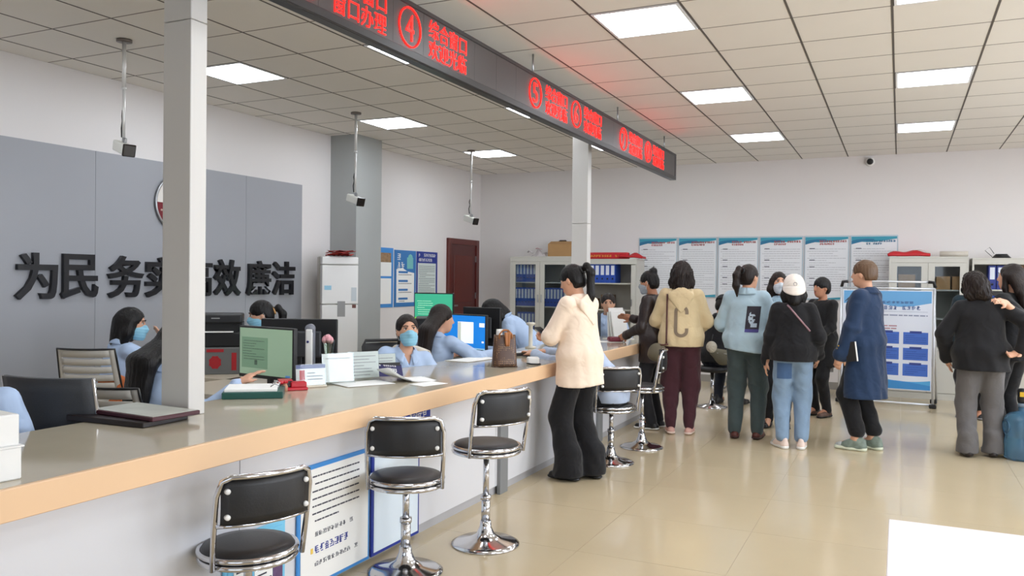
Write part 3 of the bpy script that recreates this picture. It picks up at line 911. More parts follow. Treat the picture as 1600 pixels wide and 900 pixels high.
def mesh_chair(label, x, y, rz, drape=False, bh=.48, bw=.44):
    t = thing('office_chair', label, 'chair', (x, y, 0), rz)
    chair_base(t, .46, BLACKP)
    mk('seat', DKG, t, ((-.23, -.2, .41), (.23, .24, .46)), bev=.025)
    b = MB(); b.grid(10, 8, lambda u, v: ((u - .5) * bw, -.2 - .1 * v + .05 * (2 * u - 1) ** 2, .52 + v * bh)); solidify(b.build('back', mat('black_mesh', (30, 30, 33), .6, bump=.2, bscale=300), t), .015)
    b = MB(); b.tube([(-bw / 2, -.155, .5), (-bw / 2, -.25, .5 + bh), (-.15, -.29, .54 + bh), (.15, -.29, .54 + bh), (bw / 2, -.25, .5 + bh), (bw / 2, -.155, .5)], .012, 8); b.build('back_frame', BLACKP, t)
    if drape:
        zt = .54 + bh
        b = MB()
        def dp(u, v):
            x = (u - .5) * .5
            a = min(max((v - .4) / .2, 0), 1) * math.pi
            drop = (.4 - v) * 1.1 if v < .4 else ((v - .6) * .7 if v > .6 else 0)
            wob = .014 * math.sin(u * 17 + 2 * v) + .008 * math.sin(u * 31 + 5 * v)
            return (x * (1 + .1 * drop), -.275 - .035 * math.cos(a) * 1.0 - .02 * (drop > 0) * (1 if v < .4 else -1) + wob * (.3 + drop * 2), zt + .012 + .03 * math.sin(a) - drop * (.9 + .2 * math.sin(u * 9)) - .03 * abs(2 * u - 1) ** 3)
        b.grid(26, 24, dp)
        tag(solidify(b.build('draped_jacket', mat('cream_jacket', (222, 214, 202), .8, bump=.2, bscale=60), t), .012), label='cream jacket draped over the chair back')
    return t
mesh_chair('black mesh office chair of the masked clerk facing the room', -3.34, 5.08, 232, False, .46, .36)
mesh_chair('black mesh chair with a cream jacket over its back', -3.44, 5.6, -4, True, .38)

# ================================================================== air conditioner, posters
t = thing('air_conditioner', 'white floor-standing air conditioner in front of the grey wall pillar', 'air conditioner', (-6.0, 7.86, 0), 46)
ACW = mat('appliance_white', (232, 231, 230), .3)
mk('rear_casing', mat('appliance_beige', (182, 176, 166), .4), t, ((-.22, -.02, 0), (.2, .17, 1.72)), bev=.01)
mk('lower_front', ACW, t, ((-.21, -.17, .02), (.21, -.021, 1.16)), bev=.012)
mk('upper_front', ACW, t, ((-.21, -.17, 1.165), (.21, -.021, 1.62)), bev=.012)
mk('top_cap', ACW, t, ((-.21, -.17, 1.625), (.21, -.021, 1.715)), bev=.012)
mk('badge', mat('badge_cyan', (150, 200, 226), .4), t, ((-.18, -.172, 1.33), (-.1, -.1695, 1.38)), bev=.0008)
mk('control_panel', mat('panel_grey', (150, 150, 150), .4), t, ((-.03, -.172, 1.02), (.06, -.1695, 1.2)), bev=.0008)
mk('energy_label', mat('label_grey', (196, 204, 210), .4), t, ((.13, -.172, 1.2), (.19, -.1695, 1.36)), bev=.0008)
mk('red_seal', mat('seal_brown', (110, 60, 50), .4), t, ((.14, -.172, 1.12), (.185, -.1695, 1.16)), bev=.0008)
t = thing('red_papers', 'crumpled red papers and ribbon on top of the air conditioner', 'paper', (-5.97, 7.83, 1.7205), 40)
for k in range(5):
    b = MB(); ph = k * 1.3
    b.grid(6, 5, lambda u, v: ((u - .5) * .3 + .05 * math.sin(ph * 2), (v - .5) * .18 + .04 * math.cos(ph), .004 + .012 * k + .02 * abs(math.sin(u * 6 + ph + v * 3))))
    o = solidify(b.build('sheet', mat('crumpled_red', (190, 58, 44), .6) if k % 2 else mat('crumpled_red_dark', (150, 36, 34), .6), t), .002); o.rotation_euler = (0, 0, k * .7)

def wall_poster(label, y0, y1, z0, z1, kind):
    t = thing('wall_poster', label, 'poster', (XL + .001, y0, z0))
    w, h = y1 - y0, z1 - z0
    M = frameM((0, 0, 0), (0, 1, 0), (0, 0, 1))
    MO = lambda z: M @ Matrix.Translation((0, 0, z))
    F = {0: MBLUE, 1: mat('poster_blue', (56, 120, 184), .5), 2: mat('poster_navy', (34, 54, 140), .5)}[kind]
    b = MB(); b.box((0, 0, 0), (w, h, .008), .002, M); b.build('board', F, t)
    if kind == 0:
        for z0_, z1_ in ((.05, .4), (.43, .62)):
            b = MB(); b.box((.0, z0_ * h / .82, .008), (w - .05, z1_ * h / .82, .0095), 0, M); b.build('white_field', PAPER, t)
        b = MB(); b.box((0, h - .2, .008), (w - .06, h - .07, .0095), 0, M); b.build('photo', mat('poster_photo', (150, 120, 90), .5, noise=.6, nscale=25), t)
        for q in (.15, .3, .48, .58):
            b = MB(); b.box((.05, q * h / .82, .0095), (.08, q * h / .82 + .05, .0105), 0, M); b.build('figure', mat('poster_violet', (90, 60, 120), .5), t)
    else:
        b = MB()
        top = h - (.3 if kind == 1 else .17)
        if kind == 1:
            pts = [(.05, .06), (w - .05, .06), (w - .05, top - .02), (w * .6, top + .0), (w * .35, top + .05), (.05, top + .03)]
        else:
            pts = [(.03, .0), (w - .05, .0), (w - .05, top), (.03, top)]
        b.prism(pts, .008, .0095, M); b.build('white_field', PAPER if kind == 1 else mat('poster_pale', (206, 216, 214), .6), t)
        if kind == 1:
            b = MB(); glyphs(b, .07, h - .14, .2, .09, 2, rnd, MO(.008)); glyphs(b, .07, h - .26, .2, .09, 2, rnd, MO(.008)); b.build('heading', PAPER, t)
            b = MB(); b.box((w - .24, h - .26, .008), (w - .08, h - .1, .0095), .0, M); b.ball((w - .15, h - .1, .008), (.06, .05, .004), 12, 6, M); b.build('illustration', mat('poster_teal', (120, 190, 190), .5), t)
            for q in range(4):
                b = MB(); b.box((.1, .1 + q * .125, .0095), (.34, .13 + q * .125, .0105), 0, M); b.build('blue_bar', F, t)
                b = MB(); lines(b, .1, .075 + q * .125, .34, 1, .02, .008, rnd, MO(.0095)); b.build('print', INK, t)
        else:
            b = MB(); glyphs(b, .05, h - .075, w - .1, .045, 10, rnd, MO(.008)); glyphs(b, .05, h - .145, w - .1, .045, 10, rnd, MO(.008)); b.build('heading', PAPER, t)
            b = MB(); lines(b, .06, top - .05, w - .14, 24, .026, .008, rnd, MO(.0095)); b.build('print', mat('grey_print', (130, 140, 140), .7), t)
    return t
wall_poster('blue and white poster half hidden by the grey wall pillar', 9.0, 9.57, 1.07, 1.89, 0)
wall_poster('blue poster with a white lower field and blue bars', 9.6, 10.16, 1.07, 1.87, 1)
wall_poster('navy-topped poster of grey text beside the brown door', 10.18, 10.77, 1.07, 1.87, 2)

# ================================================================== far wall: notice panels
TEAL = mat('notice_teal', (52, 148, 172), .5)
TEAL2 = mat('notice_teal_deep', (34, 112, 150), .5)
PALE = mat('notice_board_pale', (222, 224, 228), .5)
RINK = mat('notice_red_ink', (176, 84, 84), .6)
GINK = mat('notice_grey_ink', (168, 168, 174), .7)
xs = [-3.63, -3.02, -2.43, -1.84, -1.23, -.63, -.02]
posn = ['leftmost of six', 'second from the left', 'third from the left', 'fourth from the left', 'fifth from the left', 'rightmost of six']
for k in range(6):
    t = thing('wall_notice', 'white notice with teal waves on far wall, ' + posn[k], 'notice board', (xs[k] + .008, YF - .001, 1.235), 0, 'notice panels on the far wall')
    w, h = xs[k + 1] - xs[k] - .016, .9
    M = frameM((0, 0, 0), (1, 0, 0), (0, 0, 1))
    MO = lambda z: M @ Matrix.Translation((0, 0, z))
    b = MB(); b.box((0, 0, 0), (w, h, .012), .002, M); b.build('frame', mat('notice_frame', (176, 190, 200), .4), t)
    b = MB(); b.box((.014, .014, .012), (w - .014, h - .014, .0135), 0, M); b.build('sheet', PALE, t)
    b = MB()
    n = 14
    up = [(.014 + (w - .028) * i / n, h - .014) for i in range(n + 1)]
    for (f0, f1, mm, nm) in ((lambda u: h - .05 - .09 * math.sin(1.6 * u + .5) ** 2 * (1 - u), lambda u: h - .018, TEAL, 'wave_band'),
                             (lambda u: h - .125 + .07 * u + .02 * math.sin(5 * u), lambda u: h - .085 + .06 * u + .02 * math.sin(5 * u + .5), TEAL2, 'wave_ribbon')):
        b = MB()
        for i in range(n):
            u0, u1 = i / n, (i + 1) / n
            if nm == 'wave_ribbon' and u1 > .55: break
            b.prism([(.014 + (w - .028) * u0, f0(u0)), (.014 + (w - .028) * u1, f0(u1)), (.014 + (w - .028) * u1, f1(u1)), (.014 + (w - .028) * u0, f1(u0))], .0135, .0148 + (.0008 if nm == 'wave_ribbon' else 0), M)
        b.build(nm, mm, t)
    b = MB()
    for i in range(n):
        u0, u1 = i / n, (i + 1) / n
        g = lambda u: .016 + .045 * abs(u - .15) ** 1.2
        b.prism([(.014 + (w - .028) * u0, .014), (.014 + (w - .028) * u1, .014), (.014 + (w - .028) * u1, g(u1)), (.014 + (w - .028) * u0, g(u0))], .0135, .0145, M)
    b.build('foot_wave', TEAL, t)
    b = MB(); glyphs(b, .2, h - .095, w - .23, .026, 12, rnd, MO(.0155), .0008, .3); glyphs(b, .2, h - .13, .2, .024, 7, rnd, MO(.0155), .0008, .3); b.build('title', TEAL2 if k == 5 else RINK, t)
    b = MB(); lines(b, .04, h - .19, w - .08, 19, .032, .006, rnd, MO(.0135), .0008); b.build('print', GINK, t)
    b = MB()
    for q in range(5): b.box((.07, h - .185 - .032 * (q * 4 + q % 2), .0135), (.14, h - .175 - .032 * (q * 4 + q % 2), .0146), 0, M)
    b.build('clause_numbers', INK, t)

# ================================================================== filing cabinets with binders
CABM = mat('cabinet_light_grey', (198, 196, 188), .42)
CABD = mat('cabinet_inside', (178, 174, 166), .6)
BB = mat('binder_blue', (34, 74, 168), .45)
BW = mat('binder_label_white', (214, 220, 230), .6)
_bind = {}
def binder(x, y, z, w, h, label, group, m=BB, d=.26):
    t = thing('lever_binder', label, 'binder', (x, y, z), 0, group)
    key = (w, h, m.name)
    if key not in _bind:
        b = MB(); b.box((0, 0, 0), (w * .97, d, h), .002); A = b.mesh('case', m)
        b = MB(); b.box((w * .18, -.0012, h * .42), (w * .8, 0, h * .92)); B_ = b.mesh('spine_label', BW)
        b = MB(); b.lathe([(w * .17, 0), (w * .17, .002)], 10, M=Matrix.Translation((w * .48, 0, h * .22)) @ Matrix.Rotation(R(90), 4, 'X')); C_ = b.mesh('finger_hole', BLACKP)
        _bind[key] = (A, B_, C_)
    for nm, me in zip(('case', 'spine_label', 'finger_hole'), _bind[key]):
        link(bpy.data.objects.new(nm, me), t)
    return t
def cabinet(name, label, x0, x1, ztop, shelves, doors=True, open_front=False, y0=11.76, zsplit=.62):
    t = thing(name, label, 'cabinet', ((x0 + x1) / 2, y0, 0))
    w = (x1 - x0) / 2
    D = YF - y0 - .002
    mk('side', CABM, t, ((-w, 0, 0), (-w + .02, D, ztop)))
    mk('side', CABM, t, ((w - .02, 0, 0), (w, D, ztop)))
    mk('back', CABD, t, ((-w + .02, D - .01, .0), (w - .02, D, ztop)))
    mk('top', CABM, t, ((-w - .003, -.003, ztop), (w + .003, D, ztop + .02)), ((-w + .02, 0, ztop - .06), (w - .02, .02, ztop)), bev=.002)
    mk('base', CABM, t, ((-w + .02, 0, 0), (w - .02, D - .01, .08)))
    for s in shelves:
        mk('shelf', CABM, t, ((-w + .02, .03, s), (w - .02, D - .01, s + .018)))
    # lower steel doors
    for a, c in ((-w + .021, -.002), (.002, w - .021)):
        d = mk('lower_door', CABM, t, ((a, -.001, .085), (c, .019, zsplit)), bev=.003)
        mk('handle', STEEL, d, ((c - .06 if a < 0 else a + .04, -.012, zsplit - .2), (c - .04 if a < 0 else a + .06, -.001, zsplit - .1)))
    if doors:
        for a, c in ((-w + .021, -.002), (.002, w - .021)):
            z0, z1 = zsplit + .005, ztop - .062
            f = .075
            d = mk('glass_door', CABM, t, ((a, 0, z0), (a + f, .02, z1)), ((c - f, 0, z0), (c, .02, z1)), ((a + f, 0, z0), (c - f, .02, z0 + f * .6)), ((a + f, 0, z1 - f * .6), (c - f, .02, z1)))
            mk('pane', glass_mat('cabinet_glass', (232, 236, 238), .05), d, ((a + f, .008, z0 + f * .6), (c - f, .012, z1 - f * .6)))
            xx = c - .035 if a < 0 else a + .02
            mk('handle', STEEL, d, ((xx, -.018, 1.12), (xx + .015, 0, 1.24)), bev=.004)
    return t
c1 = cabinet('filing_cabinet', 'light grey glass-door filing cabinet of blue binders left of the far column', -5.61, -4.57, 1.82, [.66, 1.04, 1.42])
ORD = ['first', 'second', 'third', 'fourth', 'fifth', 'sixth', 'seventh', 'eighth', 'ninth', 'tenth', 'eleventh']
def row(xa, xb, y, z, w, h, label, group, skip=(), m=BB):
    x, k = xa, 0
    while x + w <= xb + .001:
        if k not in skip:
            binder(x, y, z, w, h, label + ', ' + ORD[k] + ' from left', group, m)
        x += w
        k += 1
row(-5.53, -5.15, 11.82, 1.4385, .058, .29, 'blue binder behind the left cabinet\'s left door, top shelf', 'blue binders on the top shelf, left cabinet')
row(-5.55, -5.12, 11.82, 1.0585, .055, .29, 'blue binder behind the left cabinet\'s left door, middle shelf', 'blue binders on the middle shelf, left cabinet')
row(-5.05, -4.62, 11.82, 1.0585, .055, .29, 'blue binder behind the left cabinet\'s right door, middle shelf', 'blue binders on the middle shelf, left cabinet, right door')
row(-5.5, -5.2, 11.82, .6785, .06, .28, 'blue binder behind the left cabinet\'s left door, lowest shelf', 'blue binders on the lowest glazed shelf')
c2 = cabinet('filing_cabinet', 'light grey open-fronted cabinet of blue binders right of the far column', -4.4, -3.53, 1.78, [.66, 1.02, 1.42], doors=False)
row(-4.36, -3.8, 11.79, 1.4385, .082, .285, 'thick blue binder in the open-fronted cabinet, top shelf', 'blue binders on the open cabinet top shelf')
d = mk('open_door', CABM, c2, ((.365, -.05, .63), (.43, -.005, 1.71)), bev=.003)
mk('handle', STEEL, d, ((.37, -.062, 1.1), (.385, -.05, 1.2)))
for k, (x, w, h, c, lb) in enumerate(((-4.3, .2, .16, (120, 88, 58), 'brown carton on the middle shelf of the open-fronted cabinet'), (-4.02, .16, .22, (96, 72, 52), 'taller dark brown carton on the middle shelf of the open-fronted cabinet'))):
    boxthing('storage_carton', lb, 'box', (x, 11.93, 1.0385), 0, 'carton', mat('carton_%d' % k, c, .7), (w, .24, h))
c3 = cabinet('filing_cabinet', 'light grey glass-door cabinet holding cartons, behind the standing board', -.13, .78, 1.81, [.66, 1.02, 1.39])
for k, (x, w, h, c, lb, z) in enumerate(((.08, .2, .19, (170, 132, 92), 'tan carton behind the left glass of the cabinet at the right', 1.4085), (.5, .16, .17, (176, 136, 92), 'tan carton behind the right glass, left one of two', 1.4085), (.665, .13, .17, (166, 126, 84), 'tan carton behind the right glass, right one of two', 1.4085))):
    boxthing('storage_carton', lb, 'box', (x, 11.91, z), 0, 'carton', mat('tan_carton_%d' % k, c, .7), (w, .22, h))
row(-.09, -.02, 11.82, 1.4085, .06, .28, 'blue binder at the left end of the carton cabinet', 'blue binder in the carton cabinet')
c4 = cabinet('open_shelf_cabinet', 'open grey shelf unit of binders at the right picture edge', .82, 1.86, 1.79, [.66, 1.02, 1.40], doors=False)
for k, x in enumerate((1.0, 1.09, 1.18, 1.29, 1.40, 1.49, 1.58, 1.68)):
    br = k in (3,)
    binder(x, 11.8, 1.4185, .085, .3, 'brown binder on the right-edge shelf unit, top shelf' if br else 'navy binder on the right-edge shelf unit, top shelf, ' + ORD[k] + ' from left', 'binders on the right shelf unit', mat('binder_brown', (140, 104, 72), .5) if br else mat('binder_navy', (40, 54, 130), .5))
row(.9, 1.75, 11.82, 1.0385, .085, .3, 'blue binder on the right-edge shelf unit, second shelf', 'binders on the right shelf unit, second shelf')

# things on top of the cabinets
t = thing('cardboard_box', 'open brown cardboard box on the left filing cabinet', 'box', (-4.8, 11.97, 1.8405), 4)
CB = mat('cardboard', (170, 132, 88), .8, noise=.08, nscale=10)
mk('walls', CB, t, ((-.19, -.15, 0), (.19, -.142, .19)), ((-.19, .142, 0), (.19, .15, .19)), ((-.19, -.142, 0), (-.182, .142, .19)), ((.182, -.142, 0), (.19, .142, .19)), ((-.182, -.142, 0), (.182, .142, .006)))
for s in (-1, 1):
    b = MB(); b.add([(-.19, s * .15, .19), (.19, s * .15, .19), (.17, s * .06, .235), (-.17, s * .06, .235)], [(0, 1, 2, 3)]); solidify(b.build('flap', CB, t), .005)
b = MB(); b.tube([(-.1, .0, .19), (-.04, 0, .25), (.05, 0, .25), (.1, 0, .19)], .012, 8); b.build('carry_handle', mat('dark_strap', (60, 46, 40), .6), t)
t = thing('plastic_bag', 'crumpled clear plastic bag with red print beside the cardboard box', 'bag', (-5.17, 11.95, 1.8405))
b = MB(); b.grid(14, 10, lambda u, v: ((u - .5) * .26 + .02 * math.sin(v * 11), (v - .5) * .24, .003 + .13 * math.sin(u * 3.1) * math.sin(v * 3.1) * (.65 + .35 * math.sin(u * 13 + 5 * v))))
b.build('film', mat('bag_film', (206, 200, 202), .25, noise=.25, nscale=14), t)
b = MB(); b.grid(3, 2, lambda u, v: (-.06 + u * .1, -.06 + v * .04, .125 + .01 * math.sin(u * 5))); solidify(b.build('red_print', REDP, t), .002)
b = MB(); b.tube([(-.12, -.02, .06), (-.18, -.03, .1), (-.2, -.02, .07)], .015, 6); b.build('knot', mat('bag_film', (206, 200, 202), .25), t)
t = thing('rolled_banner', 'rolled red banner with gold lettering on the open-fronted cabinet', 'banner', (-3.93, 11.86, 1.8005))
RB = mat('red_satin', (188, 22, 34), .5)
b = MB(); b.box((-.42, -.06, 0), (.25, .06, .1), .02); b.build('roll', RB, t)
b = MB(); glyphs(b, -.34, .03, .52, .03, 12, rnd, frameM((0, -.061, 0), (1, 0, 0), (0, 0, 1)), .001, .2); b.build('gold_lettering', mat('gold_print', (222, 164, 60), .5), t)
b = MB(); b.grid(12, 10, lambda u, v: (.12 + .36 * u, -.1 + .22 * v, .03 + .06 * math.sin(v * 3.1) * (.6 + .4 * math.sin(u * 9 + v * 4)) - .05 * max(0, u - .6))); solidify(b.build('loose_end', RB, t), .02)
t = thing('red_cloth', 'folded red cloth with a white edge on the carton cabinet', 'cloth', (.1, 11.92, 1.8305))
b = MB(); b.grid(16, 8, lambda u, v: ((u - .5) * .5, (v - .5) * .26, .012 + .07 * math.sin(v * 3.1) ** .5 * (.4 + .6 * math.sin(u * 3.1) ** .5) * (.8 + .2 * math.sin(u * 12)))); solidify(b.build('cloth', RB, t), .02)
b = MB(); b.grid(6, 4, lambda u, v: (.06 + .14 * u, -.06 + .1 * v, .085 + .015 * math.sin(u * 4))); solidify(b.build('white_edge', PAPER, t), .006)
t = thing('paper_roll', 'beige paper roll lying on the carton cabinet', 'paper roll', (.62, 11.92, 1.8305))
b = MB(); b.lathe([(.035, -.16), (.035, .16)], 18, M=Matrix.Translation((0, 0, .036)) @ Matrix.Rotation(R(90), 4, 'Y')); b.build('roll', mat('roll_paper', (200, 192, 180), .7), t)
t = thing('cable_coil', 'coil of black cable on the shelf unit at the right edge', 'cable', (1.1, 11.95, 1.8105))
b = MB()
for k in range(4): b.torus(.1 - .012 * k, .007, (.05, 0, .009 + .013 * k), 24, 6)
b.tube([(-.05, 0, .02), (-.13, 0, .1), (-.08, 0, .14), (-.03, 0, .06)], .004, 6); b.build('coil', BLACKP, t)

# ================================================================== standing board
t = thing('standing_board', 'white-framed standing information board with blue boxes', 'display board', (-.14, 11.05, 0), -3)
AL = mat('board_aluminium', (214, 217, 222), .3, .4)
wB = .52
b = MB()
for s in (-1, 1):
    b.tube([(s * wB, -.12, .04), (s * wB, 0, 1.42)], .014, 10)
b.tube([(-wB, 0, 1.42), (wB, 0, 1.42)], .012, 10); b.tube([(-wB, -.12, .04), (wB, -.12, .04)], .013, 10); b.build('front_frame', AL, t)
b = MB()
for s in (-1, 1):
    b.tube([(s * (wB + .03), .36, .04), (s * (wB - .01), .03, 1.5)], .013, 10)
b.tube([(-wB + .06, .03, 1.5), (wB - .06, .03, 1.5)], .013, 10); b.build('rear_frame', AL, t)
for s in (-1, 1):
    b = MB(); b.tube([(s * (wB - .07), .03, 1.5), (s * (wB - .01), .03, 1.495), (s * (wB + .005), .03, 1.43)], .02, 10); b.build('corner_clamp', BLACKP, t)
    for yy in (-.12, .36):
        b = MB(); b.box((s * wB - .04, yy - .03, 0), (s * wB + .04, yy + .03, .05), .012); b.build('foot', BLACKP, t)
M = frameM((-wB + .02, -.118 + .085 * .12, .2), (1, 0, 0), (0, .087, 1))
MO = lambda z: M @ Matrix.Translation((0, 0, z))
W2, H2 = 2 * wB - .04, 1.2
b = MB(); b.box((0, 0, 0), (W2, H2, .008), .001, M); p = b.build('panel', mat('board_white', (222, 228, 240), .45), t)
for nm, f0, f1, c in (('sky_header', lambda u: H2 - .17 + .03 * math.sin(u * 7), lambda u: H2 - .01, (104, 166, 216)), ('wave_footer', lambda u: .01, lambda u: .13 + .03 * math.sin(u * 5 + 1), (84, 168, 220)), ('footer_hill', lambda u: .01, lambda u: .06 + .05 * math.sin(u * 3.1), (60, 140, 206))):
    b = MB()
    for i in range(16):
        u0, u1 = i / 16, (i + 1) / 16
        b.prism([(.01 + (W2 - .02) * u0, f0(u0)), (.01 + (W2 - .02) * u1, f0(u1)), (.01 + (W2 - .02) * u1, f1(u1)), (.01 + (W2 - .02) * u0, f1(u0))], .008, .0092 + (.0008 if nm == 'footer_hill' else 0), M)
    b.build(nm, mat(nm, c, .5), p)
b = MB(); glyphs(b, .16, H2 - .235, W2 - .28, .045, 14, rnd, MO(.0085), .001, .22); glyphs(b, .3, H2 - .16, W2 - .5, .025, 10, rnd, MO(.0095), .001, .25); b.build('title', mat('board_title', (70, 96, 150), .6), p)
b = MB(); b.box((.05, H2 - .26, .0085), (W2 - .05, H2 - .257, .0092), 0, M); lines(b, .05, H2 - .31, W2 - .1, 3, .032, .013, rnd, MO(.0085), .001); b.build('print', mat('board_ink', (130, 140, 168), .7), p)
b = MB(); lines(b, .05, H2 - .44, W2 - .15, 2, .032, .013, rnd, MO(.0085), .001); b.build('red_print', mat('board_red_ink', (178, 128, 140), .7), p)
BXM = mat('board_blue_box', (66, 108, 196), .5)
for i in range(3):
    for j in range(3):
        xx, zz = .06 + i * .315, .17 + j * .19
        b = MB(); b.box((xx, zz, .008), (xx + .27, zz + .145, .0095), .0007, M); bo = b.build('blue_box', BXM, p)
        b = MB(); b.box((xx + .07, zz + .132, .0095), (xx + .2, zz + .16, .0105), 0, M); b.build('box_tab', mat('board_tab', (48, 66, 140), .5), p)
        b = MB(); lines(b, xx + .02, zz + .1, .23, 4, .025, .007, rnd, MO(.0095), .0008); b.build('box_print', mat('board_box_ink', (52, 84, 164), .6), p)

# ================================================================== water bottle
t = thing('water_bottle', 'large translucent blue water bottle with a pump on the floor at the right', 'water bottle', (.955, 8.12, 0))
BWAT = mat('bottle_blue', (92, 140, 178), .12, trans=.55, spec=.5)
prof = [(.11, 0), (.128, .012), (.135, .03), (.135, .16), (.126, .185), (.126, .205), (.135, .225), (.135, .33), (.125, .365), (.095, .39), (.045, .405), (.03, .415), (.03, .46)]
b = MB(); b.lathe(prof, 36); b.build('body', BWAT, t)
b = MB(); b.lathe([(.034, .445), (.034, .475), (.026, .48)], 20); b.build('neck_band', mat('neck_band_grey', (120, 140, 160), .4), t)
b = MB(); b.lathe([(.036, .48), (.04, .5), (.04, .585), (.03, .6)], 20); b.build('pump', BLACKP, t)
b = MB(); b.box((-.025, -.0425, .535), (.02, -.035, .575), .002); b.build('pump_label', mat('label_yellow', (216, 174, 40), .5), t)
for a in (200, 320):
    b = MB(); q = R(a)
    b.torus(.05, .012, (0, 0, 0), 24, 8, Matrix.Translation((.128 * math.cos(q), .128 * math.sin(q), .11 if a == 320 else .28)) @ Matrix.Rotation(q, 4, 'Z') @ Matrix.Rotation(R(90), 4, 'Y'))
    b.build('grip_ring', BWAT, t)
# ================================================================== white table in the near right corner
t = thing('white_table', 'white table whose corner shows at the bottom right', 'table', (1.0, 2.19, 0))
TW_ = mat('table_white', (238, 232, 234), .35)
mk('tabletop', TW_, t, ((-1.02, -.6, .72), (1.0, .6, .75)), bev=.002)
for sx in (-.95, .93):
    for sy in (-.55, .55):
        mk('leg', STEEL, t, ((sx - .02, sy - .02, 0), (sx + .02, sy + .02, .72)))
# ================================================================== waiting bench, far-desk odds and ends
t = thing('waiting_bench', 'low black waiting bench with steel legs by the far wall', 'bench', (-1.55, 11.2, 0))
for k in range(3):
    mk('seat_pad', STB, t, ((-.8 + k * .54, -.24, .4), (-.28 + k * .54, .24, .45)), bev=.02)
mk('beam', STEEL, t, ((-.8, -.03, .34), (.8, .03, .4)))
for s in (-.6, .6):
    mk('leg', STEEL, t, ((s - .02, -.2, .02), (s + .02, .2, .05)), ((s - .02, -.03, .05), (s + .02, .03, .34)), bev=.004)
t = thing('file_rack', 'white folders standing in a rack at the far end of the counter', 'folder rack', (-2.72, 8.42, ZT), 60)
mk('tray', WHITEP, t, ((-.12, -.12, 0), (.12, .12, .008)))
for k, (a, hh) in enumerate(((-14, .3), (-9, .33), (-4, .28))):
    Mx = Matrix.Translation((0, -.06 + k * .05, .008)) @ Matrix.Rotation(R(a), 4, 'X')
    b = MB(); b.box((-.1, 0, 0), (.1, .018, hh), .002, Mx); b.build('folder', PAPER, t)
t = boxthing('red_purse', 'dark red purse lying on papers at the counter end', 'purse', (-2.62, 8.02, ZT + .003), 40, 'body', mat('maroon_leather', (110, 24, 44), .4), (.16, .1, .05), .02)
sheet('loose_papers', 'white sheet under the dark red purse', -2.66, 8.0, 30, .25, .2, 1)
boxthing('card_box', 'small grey-white carton on the counter by the binders', 'box', (-2.95, 7.95, ZT), 20, 'carton', mat('pale_carton', (200, 198, 190), .6), (.14, .1, .09))
for k in range(4):
    binder(-3.3 + k * .085, 8.3, .86, .08, .26, 'black binder on the rear counter block, ' + ORD[k] + ' from left', 'black and white binders', mat('binder_black', (36, 38, 42), .5))
mk('rear_counter', DESK, None, ((-3.6, 8.2, 0), (-2.95 - .19, 8.74, .8595)))
tag(bpy.data.objects['rear_counter'], 'low beige cabinet block behind the far end of the counter', 'counter')
t = thing('counter_post', 'beige post with a flat round top on the counter, left of the cream hoodie', 'post', (-3.05, 6.85, ZT))
b = MB(); b.lathe([(.05, 0), (.05, .01), (.019, .02), (.019, .2), (.04, .215), (.045, .23), (.03, .235)], 18); b.build('post', mat('post_beige', (206, 200, 186), .4), t)

# ================================================================== people: implicit surfaces meshed with surface nets
V3 = lambda *a: np.array(a, float)
def rotx(a): c, s = math.cos(R(a)), math.sin(R(a)); return np.array([[1, 0, 0], [0, c, -s], [0, s, c]])
def roty(a): c, s = math.cos(R(a)), math.sin(R(a)); return np.array([[c, 0, s], [0, 1, 0], [-s, 0, c]])
def rotz(a): c, s = math.cos(R(a)), math.sin(R(a)); return np.array([[c, -s, 0], [s, c, 0], [0, 0, 1]])

